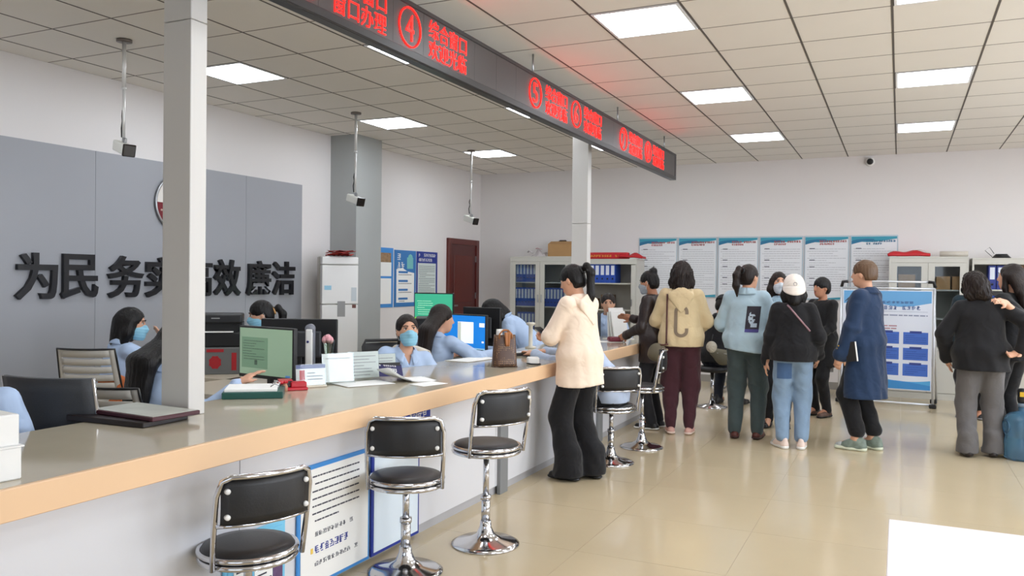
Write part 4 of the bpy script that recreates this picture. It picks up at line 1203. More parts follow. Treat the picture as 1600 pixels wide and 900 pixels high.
class Sdf:
    def __init__(s):
        s.p = []
    def cone(s, a, b, ra, rb, k=.03, flat=None):
        a, b = np.asarray(a, float), np.asarray(b, float)
        r = max(ra, rb)
        s.p.append(('c', (a, b, ra, rb, flat), np.minimum(a, b) - r, np.maximum(a, b) + r, k))
        return s
    def chain(s, pts, rs, k=.03, flat=None):
        for i in range(len(pts) - 1):
            s.cone(pts[i], pts[i + 1], rs[i], rs[i + 1], k, flat)
        return s
    def ell(s, c, r, M=None, k=.03):
        c, r = np.asarray(c, float), np.asarray(r, float)
        M = np.eye(3) if M is None else M
        e = np.abs(M) @ r
        s.p.append(('e', (c, r, M), c - e, c + e, k))
        return s
    def field(s, v):
        lo = np.min([p[2] for p in s.p], 0) - 4 * v - .01
        hi = np.max([p[3] for p in s.p], 0) + 4 * v + .01
        n = np.ceil((hi - lo) / v).astype(int) + 1
        F = np.full(n, .12, np.float32)
        ax = [np.float32(lo[i]) + np.float32(v) * np.arange(n[i], dtype=np.float32) for i in range(3)]
        for ty, pr, l, h, k in s.p:
            e = k + 2.5 * v
            i0 = np.maximum(((l - e - lo) / v).astype(int), 0)
            i1 = np.minimum(((h + e - lo) / v).astype(int) + 2, n)
            x = ax[0][i0[0]:i1[0]][:, None, None]
            y = ax[1][i0[1]:i1[1]][None, :, None]
            z = ax[2][i0[2]:i1[2]][None, None, :]
            if ty == 'c':
                a, b, ra, rb, flat = pr
                ba = (b - a).astype(np.float32)
                L = float(ba @ ba) + 1e-12
                px, py, pz = x - np.float32(a[0]), y - np.float32(a[1]), z - np.float32(a[2])
                t = np.clip((px * ba[0] + py * ba[1] + pz * ba[2]) / L, 0, 1)
                qx, qy, qz = px - t * ba[0], py - t * ba[1], pz - t * ba[2]
                q2 = qx * qx + qy * qy + qz * qz
                if flat is not None:
                    w, f = flat
                    dn = qx * w[0] + qy * w[1] + qz * w[2]
                    q2 = q2 + dn * dn * (1 / (f * f) - 1)
                d = np.sqrt(q2) - (ra + (rb - ra) * t)
            else:
                c, r, M = pr
                px, py, pz = x - np.float32(c[0]), y - np.float32(c[1]), z - np.float32(c[2])
                k0 = 0
                k1 = 0
                for j in range(3):
                    q = px * M[0, j] + py * M[1, j] + pz * M[2, j]
                    k0 = k0 + (q / r[j]) ** 2
                    k1 = k1 + (q / (r[j] * r[j])) ** 2
                k0, k1 = np.sqrt(k0), np.sqrt(k1)
                d = k0 * (k0 - 1) / np.maximum(k1, 1e-6)
            sl = tuple(slice(i0[i], i1[i]) for i in range(3))
            A = F[sl]
            hh = np.maximum(k - np.abs(A - d), 0) / k
            F[sl] = np.minimum(A, d) - hh * hh * (k * .25)
        X = (ax[0][:, None, None], ax[1][None, :, None], ax[2][None, None, :])
        return F, lo, X
    def mesh(s, v, post=None):
        F, lo, X = s.field(v)
        if post is not None:
            F = np.asarray(post(F, *X), np.float32)
        return nets(F, lo, v)

_CO = [(i, j, k) for i in (0, 1) for j in (0, 1) for k in (0, 1)]
_ED = [(a, b) for a in range(8) for b in range(a + 1, 8) if sum(abs(_CO[a][q] - _CO[b][q]) for q in range(3)) == 1]
def nets(F, lo, v):
    F[0], F[-1], F[:, 0], F[:, -1], F[:, :, 0], F[:, :, -1] = .1, .1, .1, .1, .1, .1
    S = F < 0
    cnt = sum(S[i:S.shape[0] - 1 + i, j:S.shape[1] - 1 + j, k:S.shape[2] - 1 + k].astype(np.uint8) for i, j, k in _CO)
    act = (cnt > 0) & (cnt < 8)
    idx = np.argwhere(act)
    val = np.stack([F[idx[:, 0] + i, idx[:, 1] + j, idx[:, 2] + k] for i, j, k in _CO], 1)
    acc = np.zeros((len(idx), 3))
    num = np.zeros(len(idx))
    for a, b in _ED:
        va, vb = val[:, a], val[:, b]
        m = (va < 0) != (vb < 0)
        t = np.where(m, va / np.where(m, va - vb, 1), 0)
        ca, cb = np.array(_CO[a], float), np.array(_CO[b], float)
        acc += np.where(m[:, None], ca + t[:, None] * (cb - ca), 0)
        num += m
    verts = lo + v * (idx + acc / num[:, None])
    ids = np.full(act.shape, -1, np.int32)
    ids[act] = np.arange(len(idx), dtype=np.int32)
    quads = []
    for axis in range(3):
        sl0 = [slice(1, -1)] * 3
        sl1 = [slice(1, -1)] * 3
        sl0[axis] = slice(0, -1)
        sl1[axis] = slice(1, None)
        s0, s1 = S[tuple(sl0)], S[tuple(sl1)]
        e = np.argwhere(s0 != s1)
        inside = s0[tuple(e.T)]
        off = np.ones(3, int)
        off[axis] = 0
        e = e + off
        u, w = (axis + 1) % 3, (axis + 2) % 3
        def cell(du, dw):
            c = e.copy()
            c[:, u] -= du
            c[:, w] -= dw
            return ids[tuple(c.T)]
        q = np.stack([cell(1, 1), cell(0, 1), cell(0, 0), cell(1, 0)], 1)
        q[~inside] = q[~inside][:, ::-1]
        quads.append(q)
    q = np.concatenate(quads)
    q = q[(q >= 0).all(1)]
    return verts, q

def mesh_obj(name, vq, m, parent):
    vs, q = vq
    me = bpy.data.meshes.new(name)
    me.vertices.add(len(vs))
    me.vertices.foreach_set('co', np.ascontiguousarray(vs, np.float32).ravel())
    me.loops.add(q.size)
    me.loops.foreach_set('vertex_index', np.ascontiguousarray(q, np.int32).ravel())
    me.polygons.add(len(q))
    me.polygons.foreach_set('loop_start', np.arange(0, q.size, 4, dtype=np.int32))
    me.polygons.foreach_set('use_smooth', np.ones(len(q), bool))
    me.materials.append(m)
    me.update(calc_edges=True)
    me.validate()
    o = bpy.data.objects.new(name, me)
    return link(o, parent)

def ik(S, T, a, b, hint):
    d = T - S
    L = np.linalg.norm(d)
    if L > (a + b) * .995:
        T = S + d / L * (a + b) * .995
        d = T - S
        L = np.linalg.norm(d)
    u = d / L
    x = (a * a - b * b + L * L) / (2 * L)
    h = math.sqrt(max(a * a - x * x, 0))
    n = hint - u * (hint @ u)
    n = n / (np.linalg.norm(n) + 1e-9)
    return S + u * x + n * h, T

SKIN = mat('skin', (214, 164, 136), .5, noise=.04, nscale=20, spec=.35)
SKIN2 = mat('skin_tan', (186, 132, 104), .5, noise=.04, nscale=20, spec=.35)
HAIRK = mat('hair_black', (15, 12, 12), .42, spec=.3, noise=.35, nscale=90, bump=.5, bscale=140, stretch=(1, 1, .12))
HAIRB = mat('hair_dark_brown', (30, 20, 16), .42, spec=.3, noise=.35, nscale=90, bump=.5, bscale=140, stretch=(1, 1, .12))
HAIRM = mat('hair_mid_brown', (92, 66, 42), .45, noise=.35, nscale=90, bump=.5, bscale=140, stretch=(1, 1, .12))
EYEW = mat('eye_white', (226, 222, 218), .25)
EYED = mat('eye_iris', (28, 18, 14), .15)
LIPM = mat('lips', (176, 100, 92), .45)
MASKM = mat('mask_blue', (140, 196, 220), .7, bump=.1, bscale=200)
def cloth(name, rgb, rough=.85, bump=.25, bscale=38, noise=.07, sheen=.15):
    return mat(name, rgb, rough, noise=noise, nscale=14, bump=min(1, bump * 1.75), bscale=bscale * .28, bdist=.03, bdet=1.5, bdistort=.8, sheen=sheen, spec=.25)
SHIRT = cloth('uniform_shirt_blue', (176, 196, 226), .8, .3, 30, .04, .05)
BLKT = cloth('black_cloth', (24, 24, 27), .85, .2, 40)

def skeleton(p):
    k = {}
    sit = p.get('sit')
    P = V3(0, 0, .95) if sit is None else V3(0, 0, sit + .10)
    P = P + V3(*p.get('hip', (0, 0, 0)))
    lean, side, twist = p.get('lean', 0), p.get('side', 0), p.get('twist', 0)
    Rl = rotz(twist * .4) @ roty(side * .5) @ rotx(-lean * .5)
    Ru = rotz(twist) @ roty(side) @ rotx(-lean)
    W = P + Rl @ V3(0, 0, .14)
    up = lambda x, y, z: W + Ru @ V3(x, y, z - .14)
    k.update(P=P, W=W, C=up(0, .01, .32), SL=up(-.152, -.005, .43), SR=up(.152, -.005, .43), N=up(0, -.012, .485), Ru=Ru, Rl=Rl, up=up)
    Rh = rotz(twist + p.get('yaw', 0)) @ roty(p.get('roll', 0)) @ rotx(-p.get('pitch', 0))
    k['Rh'] = Rh
    k['H'] = k['N'] + Ru @ V3(0, .012, .045) + Rh @ V3(0, .022, .105)
    for s, n in ((-1, 'L'), (1, 'R')):
        T = p.get('hand' + n)
        T = V3(*T) if T is not None else P + V3(s * .245, .035, -.09) + Ru @ V3(0, 0, 0)
        hint = p.get('elb' + n, (s * .35, -.7, -.6))
        E, T = ik(k['S' + n], T, .285, .25, V3(*hint))
        k['E' + n], k['T' + n] = E, T
        hip = P + Rl @ V3(s * .085, 0, -.03)
        f = p.get('foot' + n)
        if f is None:
            f = (s * .09, 0.0) if sit is None else (s * .11, .42)
        A = V3(f[0], f[1], f[2] if len(f) > 2 else .085)
        K, A = ik(hip, A, .44, .42, V3(s * .12, 1, .1))
        k['hip' + n], k['K' + n], k['A' + n] = hip, K, A
    return k

def hand_prims(S, W, u, n, side, curl):
    """palm and five fingers; W wrist, u hand direction, n palm normal, side +1 right / -1 left"""
    u = u / np.linalg.norm(u)
    n = n - u * (n @ u)
    n = n / (np.linalg.norm(n) + 1e-9)
    w = np.cross(n, u) * side          # towards the thumb
    S.cone(W - u * .02, W + u * .03, .026, .027, .015)
    S.ell(W + u * .055, (.05, .038, .017), np.stack([u, w, n], 1), .012)
    for q, (o, L) in enumerate(((.027, .068), (.009, .077), (-.009, .072), (-.026, .056))):
        b = W + u * .092 + w * o
        d = u + w * o * 1.2
        r = .0092 - .0004 * q
        pts = [b - d * .02]
        for j in range(3):
            a = R(curl * (.35, 1.0, 1.5)[j] + q * 4)
            pts.append(pts[-1] + (d / np.linalg.norm(d) * math.cos(a) + n * math.sin(a)) * ((L * .5, L * .32, L * .28)[j] + (.02 if j == 0 else 0)))
        S.chain(pts, [r * 1.05, r, r * .95, r * .82], .006)
    t0 = W + u * .03 + w * .028
    t1 = t0 + (u * .7 + w * .62 + n * .25) * .036
    t2 = t1 + (u * .85 + w * .2 + n * .45) * .036
    S.chain([t0, t1, t2], [.014, .0115, .009], .008)

def head_prims(S, H, Rh, wide=1.0):
    q = lambda x, y, z: H + Rh @ V3(x * wide, y, z)
    S.ell(q(0, -.012, .022), (.074 * wide, .092, .092), Rh, .03)
    S.ell(q(0, .025, -.03), (.060 * wide, .068, .085), Rh, .03)
    S.ell(q(0, .046, -.088), (.036 * wide, .036, .030), Rh, .03)
    S.cone(q(0, .086, .012), q(0, .104, -.026), .007, .0115, .012)
    for s in (-1, 1):
        S.ell(q(s * .075, -.008, -.012), (.010, .018, .031), Rh, .008)
        S.ell(q(s * .012, .094, -.03), (.008, .009, .007), Rh, .008)
    S.ell(q(0, .084, -.064), (.024, .010, .010), Rh, .01)

def person(label, loc, heading, H=1.62, vox=.009, skin=None, top=None, bottom=None, hair=None, shoes=None, face=False, mask=False, curl=25, wide=1.0, **p):
    skin = skin or SKIN
    t = thing('person', label, 'person', loc, heading)
    sc = H / 1.7
    k = skeleton(p)
    fy = k['Ru'] @ V3(0, 1, 0)
    Rh, Hc = k['Rh'], k['H']
    girth = p.get('girth', 1.0)
    out = {'root': t, 'sk': k, 'sc': sc}
    def put(name, vq, m, parent=None):
        return mesh_obj(name, (vq[0] * sc, vq[1]), m, parent or t)
    # ---- body
    S = Sdf()
    S.ell(k['P'], (.150 * girth, .11 * girth, .115), k['Rl'], .05)
    S.cone(k['P'] + V3(0, 0, .02), k['W'], .125 * girth, .112 * girth, .05, (fy, .78))
    S.cone(k['W'], k['C'], .112 * girth, .135 * girth, .05, (fy, .74))
    S.cone(k['SL'], k['SR'], .043, .043, .05)
    S.cone(k['N'] - k['Ru'] @ V3(0, 0, .03), Hc + Rh @ V3(0, -.02, -.06), .053, .047, .03)
    head_prims(S, Hc, Rh, wide)
    for s, n in ((-1, 'L'), (1, 'R')):
        S.chain([k['S' + n], k['E' + n], k['T' + n]], [.042, .036, .026], .03)
        u = k['T' + n] - k['E' + n]
        u = u / np.linalg.norm(u)
        hd = p.get('hdir' + n)
        pn = p.get('palm' + n, (-s * .9, .25, 0))
        hand_prims(S, k['T' + n], V3(*hd) if hd is not None else u, V3(*pn), s, p.get('curl' + n, curl))
        S.chain([k['hip' + n], k['K' + n], k['A' + n]], [.083 * girth, .055, .038], .03)
        S.cone(k['A' + n], k['A' + n] + V3(0, .12, -.045), .036, .028, .03)
    put('body', S.mesh(vox), skin)
    # ---- top
    if top:
        g = top.get('g', .022)
        S = Sdf()
        hem = top.get('hem', .84)
        if p.get('sit') is not None:
            hem = k['P'][2] - .08
        hb = V3(k['P'][0], k['P'][1] + top.get('hemy', 0), hem)
        S.ell(k['P'] + V3(0, 0, .03), ((.19 + g) * girth, (.13 + g) * girth, .14), k['Rl'], .04)
        S.cone(k['P'], k['W'], .13 * girth + g, .122 * girth + g, .04, (fy, .84))
        S.cone(k['W'], k['C'], .122 * girth + g, .14 * girth + g, .04, (fy, .80))
        S.cone(k['C'], hb, .13 * girth + g, (max(top.get('hemr', 0), .218 * girth) if p.get('sit') is None else .15 * girth + g), .05, (k['Rl'] @ V3(0, 1, 0), .8))
        for s, n in ((-1, 'L'), (1, 'R')):
            S.cone(k['up'](s * .03, -.012, .435), k['S' + n] - k['Ru'] @ V3(s * .01, 0, .012), .055 + g * .3, .046 + g * .45, .035)
        S.cone(k['C'], k['N'] - k['Ru'] @ V3(0, 0, .04), .11, .07, .04)
        cuff = top.get('sleeve', 1.0)
        for s, n in ((-1, 'L'), (1, 'R')):
            a, e, w = k['S' + n], k['E' + n], k['T' + n]
            sw = top.get('sw', 0.0)
            if cuff > .5:
                w2 = e + (w - e) * (cuff - .5) * 2
                S.chain([a, e, w2], [.052 + g * .5, .045 + g * .55 + sw * .4, .032 + g * .4 + sw * .8], .028)
                if top.get('cuffband', True):
                    S.cone(w2 - (w - e) * .08, w2, .034 + g * .45 + sw, .033 + g * .45 + sw, .012)
            else:
                S.chain([a, a + (e - a) * cuff * 2], [.052 + g * .75, .05 + g], .03)
        if top.get('hood'):
            hh = lambda x, y, z: k['up'](x, y, z)
            D = Sdf()
            q = g - .028
            D.cone(hh(0, -.105 - q, .395), hh(0, -.14 - q, .265), .115, .016, .03, (fy, .22))
            for s in (-1, 1):
                D.chain([hh(s * .09, -.09, .43), hh(s * .1, -.02, .46), hh(s * .075, .075 + q, .41), hh(s * .04, .12 + q, .33)], [.034, .03, .024, .014], .03)
            cN = k['up'](0, -.005, .52)
            Ri = k['Ru'].T
            def posth0(F, X, Y, Z):
                a, b_, c = X - cN[0], Y - cN[1], Z - cN[2]
                e = [Ri[i, 0] * a + Ri[i, 1] * b_ + Ri[i, 2] * c for i in range(3)]
                inner = np.sqrt((e[0] / .082) ** 2 + (e[1] / .085) ** 2 + (e[2] / .11) ** 2) - 1
                return np.maximum(F + .003 * np.sin(38 * X + 20 * Z) * np.sin(24 * Y - 15 * Z), -inner * .08)
            put('hood', D.mesh(.0085, posth0), top['m'])
        if top.get('collar'):
            c = top['collar']
            for s in (-1, 1):
                def cp(u, v):
                    a = R(-90 + 160 * u) if s > 0 else R(270 - 160 * u)
                    fr_ = max(0, u - .45) / .55
                    r0, r1 = .062 + .004 * fr_, .088 + .03 * fr_ + g * .5
                    z0, z1 = .505 + c - .055 * fr_, .462 - .075 * fr_ ** 1.5
                    w_ = math.sin(v * math.pi / 2)
                    r_ = r0 + (r1 - r0) * v
                    return tuple(sc * k['up'](r_ * math.cos(a), -.01 + r_ * math.sin(a) * (1 + .35 * fr_), z0 + .006 * math.sin(v * 3.1) + (z1 - z0) * v ** 1.3))
                cb = MB(); cb.grid(14, 5, cp)
                solidify(cb.build('collar', top['m'], t), .005)
        amp = top.get('fold', .006) * .55
        ph = sum(map(ord, label)) % 97 * .13
        def post(F, X, Y, Z):
            low_ = np.clip((k['C'][2] + .05 - Z) / .35, 0, 1.3)
            d = F + amp * low_ * (np.sin(34 * X + 15 * Y + 2.5 * np.sin(7 * Z + ph) + ph) + .7 * np.sin(58 * X - 30 * Y + 9 * Z + 2 * ph)) + amp * .5 * np.sin(31 * Z + 12 * X + 3 * np.sin(11 * X + ph))
            for n in 'LR':
                for pt, wd in ((k['E' + n], .085), (k['T' + n], .06), (k['S' + n], .05)):
                    ax_ = k['T' + n] - k['E' + n]
                    ax_ = ax_ / (np.linalg.norm(ax_) + 1e-9)
                    a, b_, c_ = X - pt[0], Y - pt[1], Z - pt[2]
                    w_ = np.exp(-(a * a + b_ * b_ + c_ * c_) / (wd * wd))
                    d = d + amp * 1.5 * w_ * np.sin(105 * (a * ax_[0] + b_ * ax_[1] + c_ * ax_[2]) + 22 * a + 17 * c_ + ph)
            if p.get('sit') is not None:
                d = np.maximum(d, np.where(np.abs(X - k['P'][0]) + np.abs(Y - k['P'][1]) < .34, hem + .02 - Z, -1))
            if p.get('sit') is None:
                zz = Z + top.get('hemwave', 0) * np.sin(9 * X + 4 * Y + ph) + top.get('hemtilt', 0) * X
                # the hem cuts the skirt of the garment but not hands or sleeves hanging beside it
                cut = hem - zz
                d = np.where((np.abs(X - k['P'][0]) < .215 * girth + g) if top.get('hemx') is None else (np.abs(X) < top['hemx']), np.maximum(d, cut), d)
            if top.get('vneck'):
                zv = k['N'][2] - top['vneck']
                d = np.maximum(d, -np.maximum(np.maximum(np.abs(X - k['N'][0]) - .42 * (Z - zv), k['N'][1] + .02 - Y), zv - Z))
            # neck opening
            q = np.sqrt((X - k['N'][0]) ** 2 + (Y - k['N'][1]) ** 2) - top.get('neck', .058)
            return np.maximum(d, -np.maximum(q, k['N'][2] - .012 - Z) if not top.get('hood') else -9.0)
        out['top'] = S.mesh(top.get('vox', .0115), post)
        put(top.get('name', 'shirt'), out['top'], top['m'])
    # ---- bottom
    if bottom:
        g = bottom.get('g', .014)
        S = Sdf()
        S.ell(k['P'] + V3(0, -.012, 0), ((.150 + g) * girth, (.108 + g) * girth, .13), k['Rl'], .05)
        for s, n in ((-1, 'L'), (1, 'R')):
            A = k['A' + n] + V3(0, 0, bottom.get('short', 0))
            wk, wa = bottom.get('knee', .068), bottom.get('ankle', .055)
            S.chain([k['hip' + n], k['K' + n], A], [.084 * girth + g, wk + g * .5, wa], .035)
            if bottom.get('flare'):
                S.cone(A + V3(0, 0, .12), A + V3(0, .02, -.045), wa, wa + bottom['flare'], .03)
        ph = sum(map(ord, label)) % 89 * .17
        def postb(F, X, Y, Z):
            return np.maximum(F + .0045 * np.sin(26 * Z + 14 * X + 4 * np.sin(15 * Y + ph)) * np.sin(19 * X + 8 * Z + ph), np.maximum(Z - (k['P'][2] + .09), .035 + bottom.get('short', 0) - Z if p.get('sit') is None else -1.0))
        out['bottom'] = S.mesh(.0115, postb)
        put(bottom.get('name', 'trousers'), out['bottom'], bottom['m'])
    # ---- shoes
    if shoes:
        for s, n in ((-1, 'L'), (1, 'R')):
            A = k['A' + n].copy()
            ang = p.get('toe' + n, s * -8)
            Rf = rotz(ang)
            z0 = A[2] - .085
            q = lambda x, y, z: V3(A[0], A[1], z0) + Rf @ V3(x, y, z)
            S = Sdf()
            S.chain([q(0, -.045, .035), q(0, .06, .032), q(s * .004, .15, .026)], [.038, .041, .032], .03)
            if shoes.get('high', True):
                S.cone(q(0, -.02, .04), q(0, -.015, .095), .04, .037, .03)
            if shoes.get('chunky'):
                S.chain([q(0, .07, .05), q(0, .01, .08)], [.036, .04], .03)
                S.cone(q(0, -.05, .04), q(0, -.055, .085), .034, .026, .02)
            put('shoe', S.mesh(.0075, lambda F, X, Y, Z: np.maximum(F, z0 + .012 - Z)), shoes['m'])
            S2 = Sdf()
            S2.chain([q(0, -.048, .018), q(0, .06, .018), q(s * .004, .155, .018)], [.043, .045, .037], .02, (V3(0, 0, 1), .42 + .3 * bool(shoes.get('chunky'))))
            if shoes.get('chunky'):
                for j in range(4):
                    lb_ = MB(); lb_.tube([tuple(sc * q(x_, .095 - .022 * j, .066 + .012 * j - 9 * x_ * x_)) for x_ in (-.03, -.015, 0, .015, .03)], .004, 6); lb_.build('lace', PAPER, t)
                b_ = Sdf(); b_.cone(q(s * .004, .155, .025), q(s * .004, .135, .03), .031, .034, .01)
                put('toe_cap', b_.mesh(.0075, lambda F, X, Y, Z: np.maximum(F, z0 + .014 - Z)), mat('toe_cap_grey', (176, 180, 178), .5))
            if shoes.get('sole'):
                put('shoe_sole', S2.mesh(.0065, lambda F, X, Y, Z: np.maximum(F, z0 + .001 - Z)), shoes['sole'])
    # ---- hair (head space)
    hm = np.eye(4)
    def to_body(vq):
        return (vq[0] @ Rh.T + Hc, vq[1])
    if hair:
        S = Sdf()
        st = hair['style']
        vol = hair.get('vol', 0)
        S.ell((0, -.018, .028), (.084 + vol, .102 + vol, .097 + vol), None, .03)
        Lh = hair.get('len', .3)
        if st in ('short', 'pony', 'bun'):
            S.ell((0, -.05, -.03), (.074 + vol, .062 + vol, .07), None, .03)
        if st == 'bob':
            S.ell((0, -.03, -.06), (.094 + vol, .088 + vol, .10), None, .04)
            for s in (-1, 1):
                S.chain([(s * .075, .0, .02), (s * .088, -.005, -.07), (s * .082, -.02, -Lh)], [.03, .036, .03], .03)
            S.chain([(0, -.07, 0), (0, -.075, -Lh)], [.07, .06], .04)
        if st == 'long':
            # gravity direction in head space
            gdir = Rh.T @ V3(0, 0, -1)
            for x in (-.065, -.03, .0, .03, .065):
                a = V3(x, -.065 + .3 * abs(x), .0)
                bk = Rh.T @ (fy * -hair.get('back', .05))
                S.chain([a, a + gdir * .14 + bk * .7, a + gdir * (Lh - .04 + .05 * math.cos(x * 30)) + bk], [.045, .046, .028], .03)
            if hair.get('front', True):
                for s in (-1, 1):
                    a = V3(s * .078, .01, .02)
                    S.chain([a, a + gdir * .12, a + gdir * .24 + V3(0, -.03, 0)], [.022, .024, .02], .02)
        if st == 'pony':
            gdir = Rh.T @ V3(0, 0, -1)
            a = V3(0, -.112, hair.get('tie', .035))
            S.chain([a, a + V3(0, -.05, .018), a + V3(0, -.085, 0) + gdir * .05, a + V3(0, -.085, 0) + gdir * Lh * .6, a + V3(0, -.07, 0) + gdir * Lh], [.016, .024, .033, .034, .01], .02)
        if st == 'bun':
            S.ell((0, -.075, .105), (.045, .045, .04), None, .015)
            S.chain([(0, -.08, .13), (.01, -.09, .165)], [.012, .006], .01)
            S.chain([(.02, -.07, .13), (.045, -.06, .15)], [.01, .005], .01)
        fr = hair.get('fringe', .07)
        fw = hair.get('fw', .07)
        low = hair.get('low', -.085)
        curly = hair.get('curly', .0015)
        def posth(F, X, Y, Z):
            ang = np.arctan2(X, Y + .02)
            d = F + curly * np.sin(46 * ang + 9 * Z) + .5 * curly * np.sin(71 * ang - 30 * Z) + (curly * .8 * np.sin(60 * Z + 8 * ang) * np.sin(55 * X + 40 * Y) if curly > .003 else 0)
            # face opening
            fc = np.sqrt((X / fw) ** 2 + ((Y - .115) / .105) ** 2 + ((Z - (fr - .115)) / .115) ** 2) - 1
            d = np.maximum(d, -fc * .06)
            if st in ('short', 'pony', 'bun'):
                ear = np.sqrt((Y - .012) ** 2 + (Z + .045) ** 2) - hair.get('ear', .042)
                d = np.where(np.abs(X) > .05, np.maximum(d, -ear), d)
                d = np.where(Y > -.1 - .5 * (st == 'short'), np.maximum(d, low - Z), d)
            return d
        vq = to_body(S.mesh(.0085, posth))
        put('hair', vq, hair.get('m', HAIRK))
        if st == 'pony':
            b = MB(); b.torus(.026, .008, (0, 0, 0), 18, 8, Matrix.Translation(tuple(sc * (Hc + Rh @ V3(0, -.118, hair.get('tie', .035))))) @ Matrix(Rh.tolist()).to_4x4() @ Matrix.Rotation(R(80), 4, 'X'))
            b.build('hair_tie', hair.get('tiem', BLACKP), t)
    # ---- face
    MH = Matrix.Translation(tuple(Hc * sc)) @ Matrix(Rh.tolist()).to_4x4() @ Matrix.Scale(sc, 4)
    if face:
        for s in (-1, 1):
            b = MB(); b.ball((s * .030 * wide, .0765, .013), (.0128, .0082, .0060), 14, 8, MH); e = b.build('eye', EYEW, t)
            b = MB(); b.ball((s * .030 * wide, .0815, .013), (.0062, .0056, .0062), 12, 8, MH); b.build('iris', EYED, e)
            b = MB(); b.tube([(s * .015, .0835, .021), (s * .030, .0850, .0235), (s * .0445, .0765, .020)], .0027, 6, M=MH); b.build('eyelid', HAIRK, e)
            b = MB(); b.tube([(s * .012, .088, .033), (s * .030, .087, .0385), (s * .050, .074, .033)], .0034, 6, M=MH); b.build('eyebrow', hair.get('m', HAIRK) if hair else HAIRK, t)
        if not mask:
            b = MB(); b.ball((0, .0925, -.0605), (.023, .0045, .005), 14, 8, MH); b.ball((0, .0925, -.0685), (.02, .005, .0055), 14, 8, MH); b.build('lips', LIPM, t)
    if mask:
        S = Sdf()
        S.ell((0, .034, -.052), (.0685 * wide, .078, .068), None, .02)
        S.cone((0, .088, .0), (0, .108, -.03), .012, .018, .03)
        S.ell((0, .062, -.095), (.045, .045, .035), None, .03)
        vq = to_body(S.mesh(.006, lambda F, X, Y, Z: np.maximum(np.maximum(F + .0014 * np.sin(Z * 290), Z - .004 + 1.6 * np.maximum(np.abs(X) - .02, 0) * .25), np.maximum(.012 - Y, -.118 - Z))))
        mo = put('face_mask', vq, mask if not isinstance(mask, bool) else MASKM)
        for s in (-1, 1):
            b = MB(); b.tube([(s * .068, .02, -.02), (s * .083, -.02, .01), (s * .084, -.026, -.01), (s * .07, .016, -.075)], .0018, 5, M=MH); b.build('ear_loop', PAPER, mo)
    out['MH'] = MH
    return out

def decal(o, name, pts_faces, key, m, frm, off=.004):
    """project flat verts (body space, metres) onto a garment along direction frm and give them a small stand-off"""
    vq = o[key]
    tree = BVHTree.FromPolygons([Vector(v) for v in (vq[0] * o['sc'])], [tuple(q) for q in vq[1].tolist()])
    V, F, mi = pts_faces
    d = Vector(frm).normalized()
    outv = []
    for v in V:
        hit = tree.ray_cast(Vector(v) - d * 1.0, d)
        outv.append((hit[0] - d * off) if hit[0] is not None else Vector(v))
    b = MB(); b.add(outv, F, True)
    ob = b.build(name, m if not isinstance(m, list) else m[0], o['root'])
    if isinstance(m, list):
        for mm in m[1:]:
            ob.data.materials.append(mm)
        ob.data.polygons.foreach_set('material_index', mi)
    return ob
def strip_grid(pts, w, sub=1):
    """ribbon along 2-D points -> verts (u,v), faces"""
    V, F = [], []
    n = len(pts)
    for i, (x, y) in enumerate(pts):
        a, b = pts[max(i - 1, 0)], pts[min(i + 1, n - 1)]
        t = Vector((b[0] - a[0], b[1] - a[1])).normalized()
        V += [(x - t.y * w / 2, y + t.x * w / 2), (x + t.y * w / 2, y - t.x * w / 2)]
        if i:
            F.append((2 * i - 2, 2 * i - 1, 2 * i + 1, 2 * i))
    return V, F
def strap(o, pts, key, m, r=.008, name='strap', parent=None):
    """a strap hugging a garment: each point is (start point, ray direction) in body metres"""
    vq = o[key]
    tree = BVHTree.FromPolygons([Vector(v) for v in (vq[0] * o['sc'])], [tuple(q) for q in vq[1].tolist()])
    P = []
    for a, d in pts:
        d = Vector(d).normalized()
        h = tree.ray_cast(Vector(a) - d * .8, d)
        P.append(h[0] - d * r * .5 if h[0] is not None else Vector(a))
    b = MB(); b.tube(P, r, 8)
    return b.build(name, m, parent or o['root'])

# ================================================================== the people in the room
DK = cloth('dark_trousers', (34, 34, 38))
SH_BLACK = dict(m=mat('black_shoe', (24, 22, 22), .4), sole=BLACKP)
def clerk(label, loc, heading, H=1.62, hair=None, vneck=0, **p):
    return person(label, loc, heading, H, top=dict(m=SHIRT, g=.018, collar=.004, name='shirt', vneck=vneck, fold=.008), bottom=dict(m=DK), hair=hair, shoes=SH_BLACK, **p)

# --- clerks behind the counter
clerk('clerk in a blue shirt cut off by the left picture edge', (-3.42, 2.05, 0), 40, 1.64, dict(style='long', len=.42), vox=.012, sit=.46, handL=(-.2, .3, .66), handR=(.2, .3, .66))
clerk('seated clerk in a blue shirt raising a hand to her mask, by the grey wall', (-5.12, 4.1, 0), -22, 1.62, dict(style='bob', len=.15, m=HAIRK, fw=.07), vox=.0125, face=True, mask=True,
      sit=.46, lean=12, yaw=-28, pitch=10, handR=(.15, .30, 1.03), handL=(-.2, .4, .8), elbR=(.6, 0, -.6), palmR=(-.3, -1, .2), hdirR=(-.5, .1, .6))
clerk('clerk with very long black hair behind the near column, arm over the binder', (-3.70, 3.2, 0), -10, 1.62, dict(style='long', len=.62, back=.24), vox=.011, sit=.43, lean=14, pitch=14,
      handR=(.44, .27, .93), handL=(-.2, .28, .66), elbR=(.5, -.3, -.7), palmR=(0, 0, -1))
clerk('masked clerk with a ponytail looking down behind the pale green screen', (-4.73, 5.36, 0), 138, 1.62, dict(style='pony', len=.2, tie=.0, fringe=.05, tiem=mat('gold_tie', (200, 150, 90), .4)), vox=.011, face=True, mask=True,
      sit=.50, lean=10, pitch=16, handR=(.2, .42, .8), handL=(-.2, .42, .8))
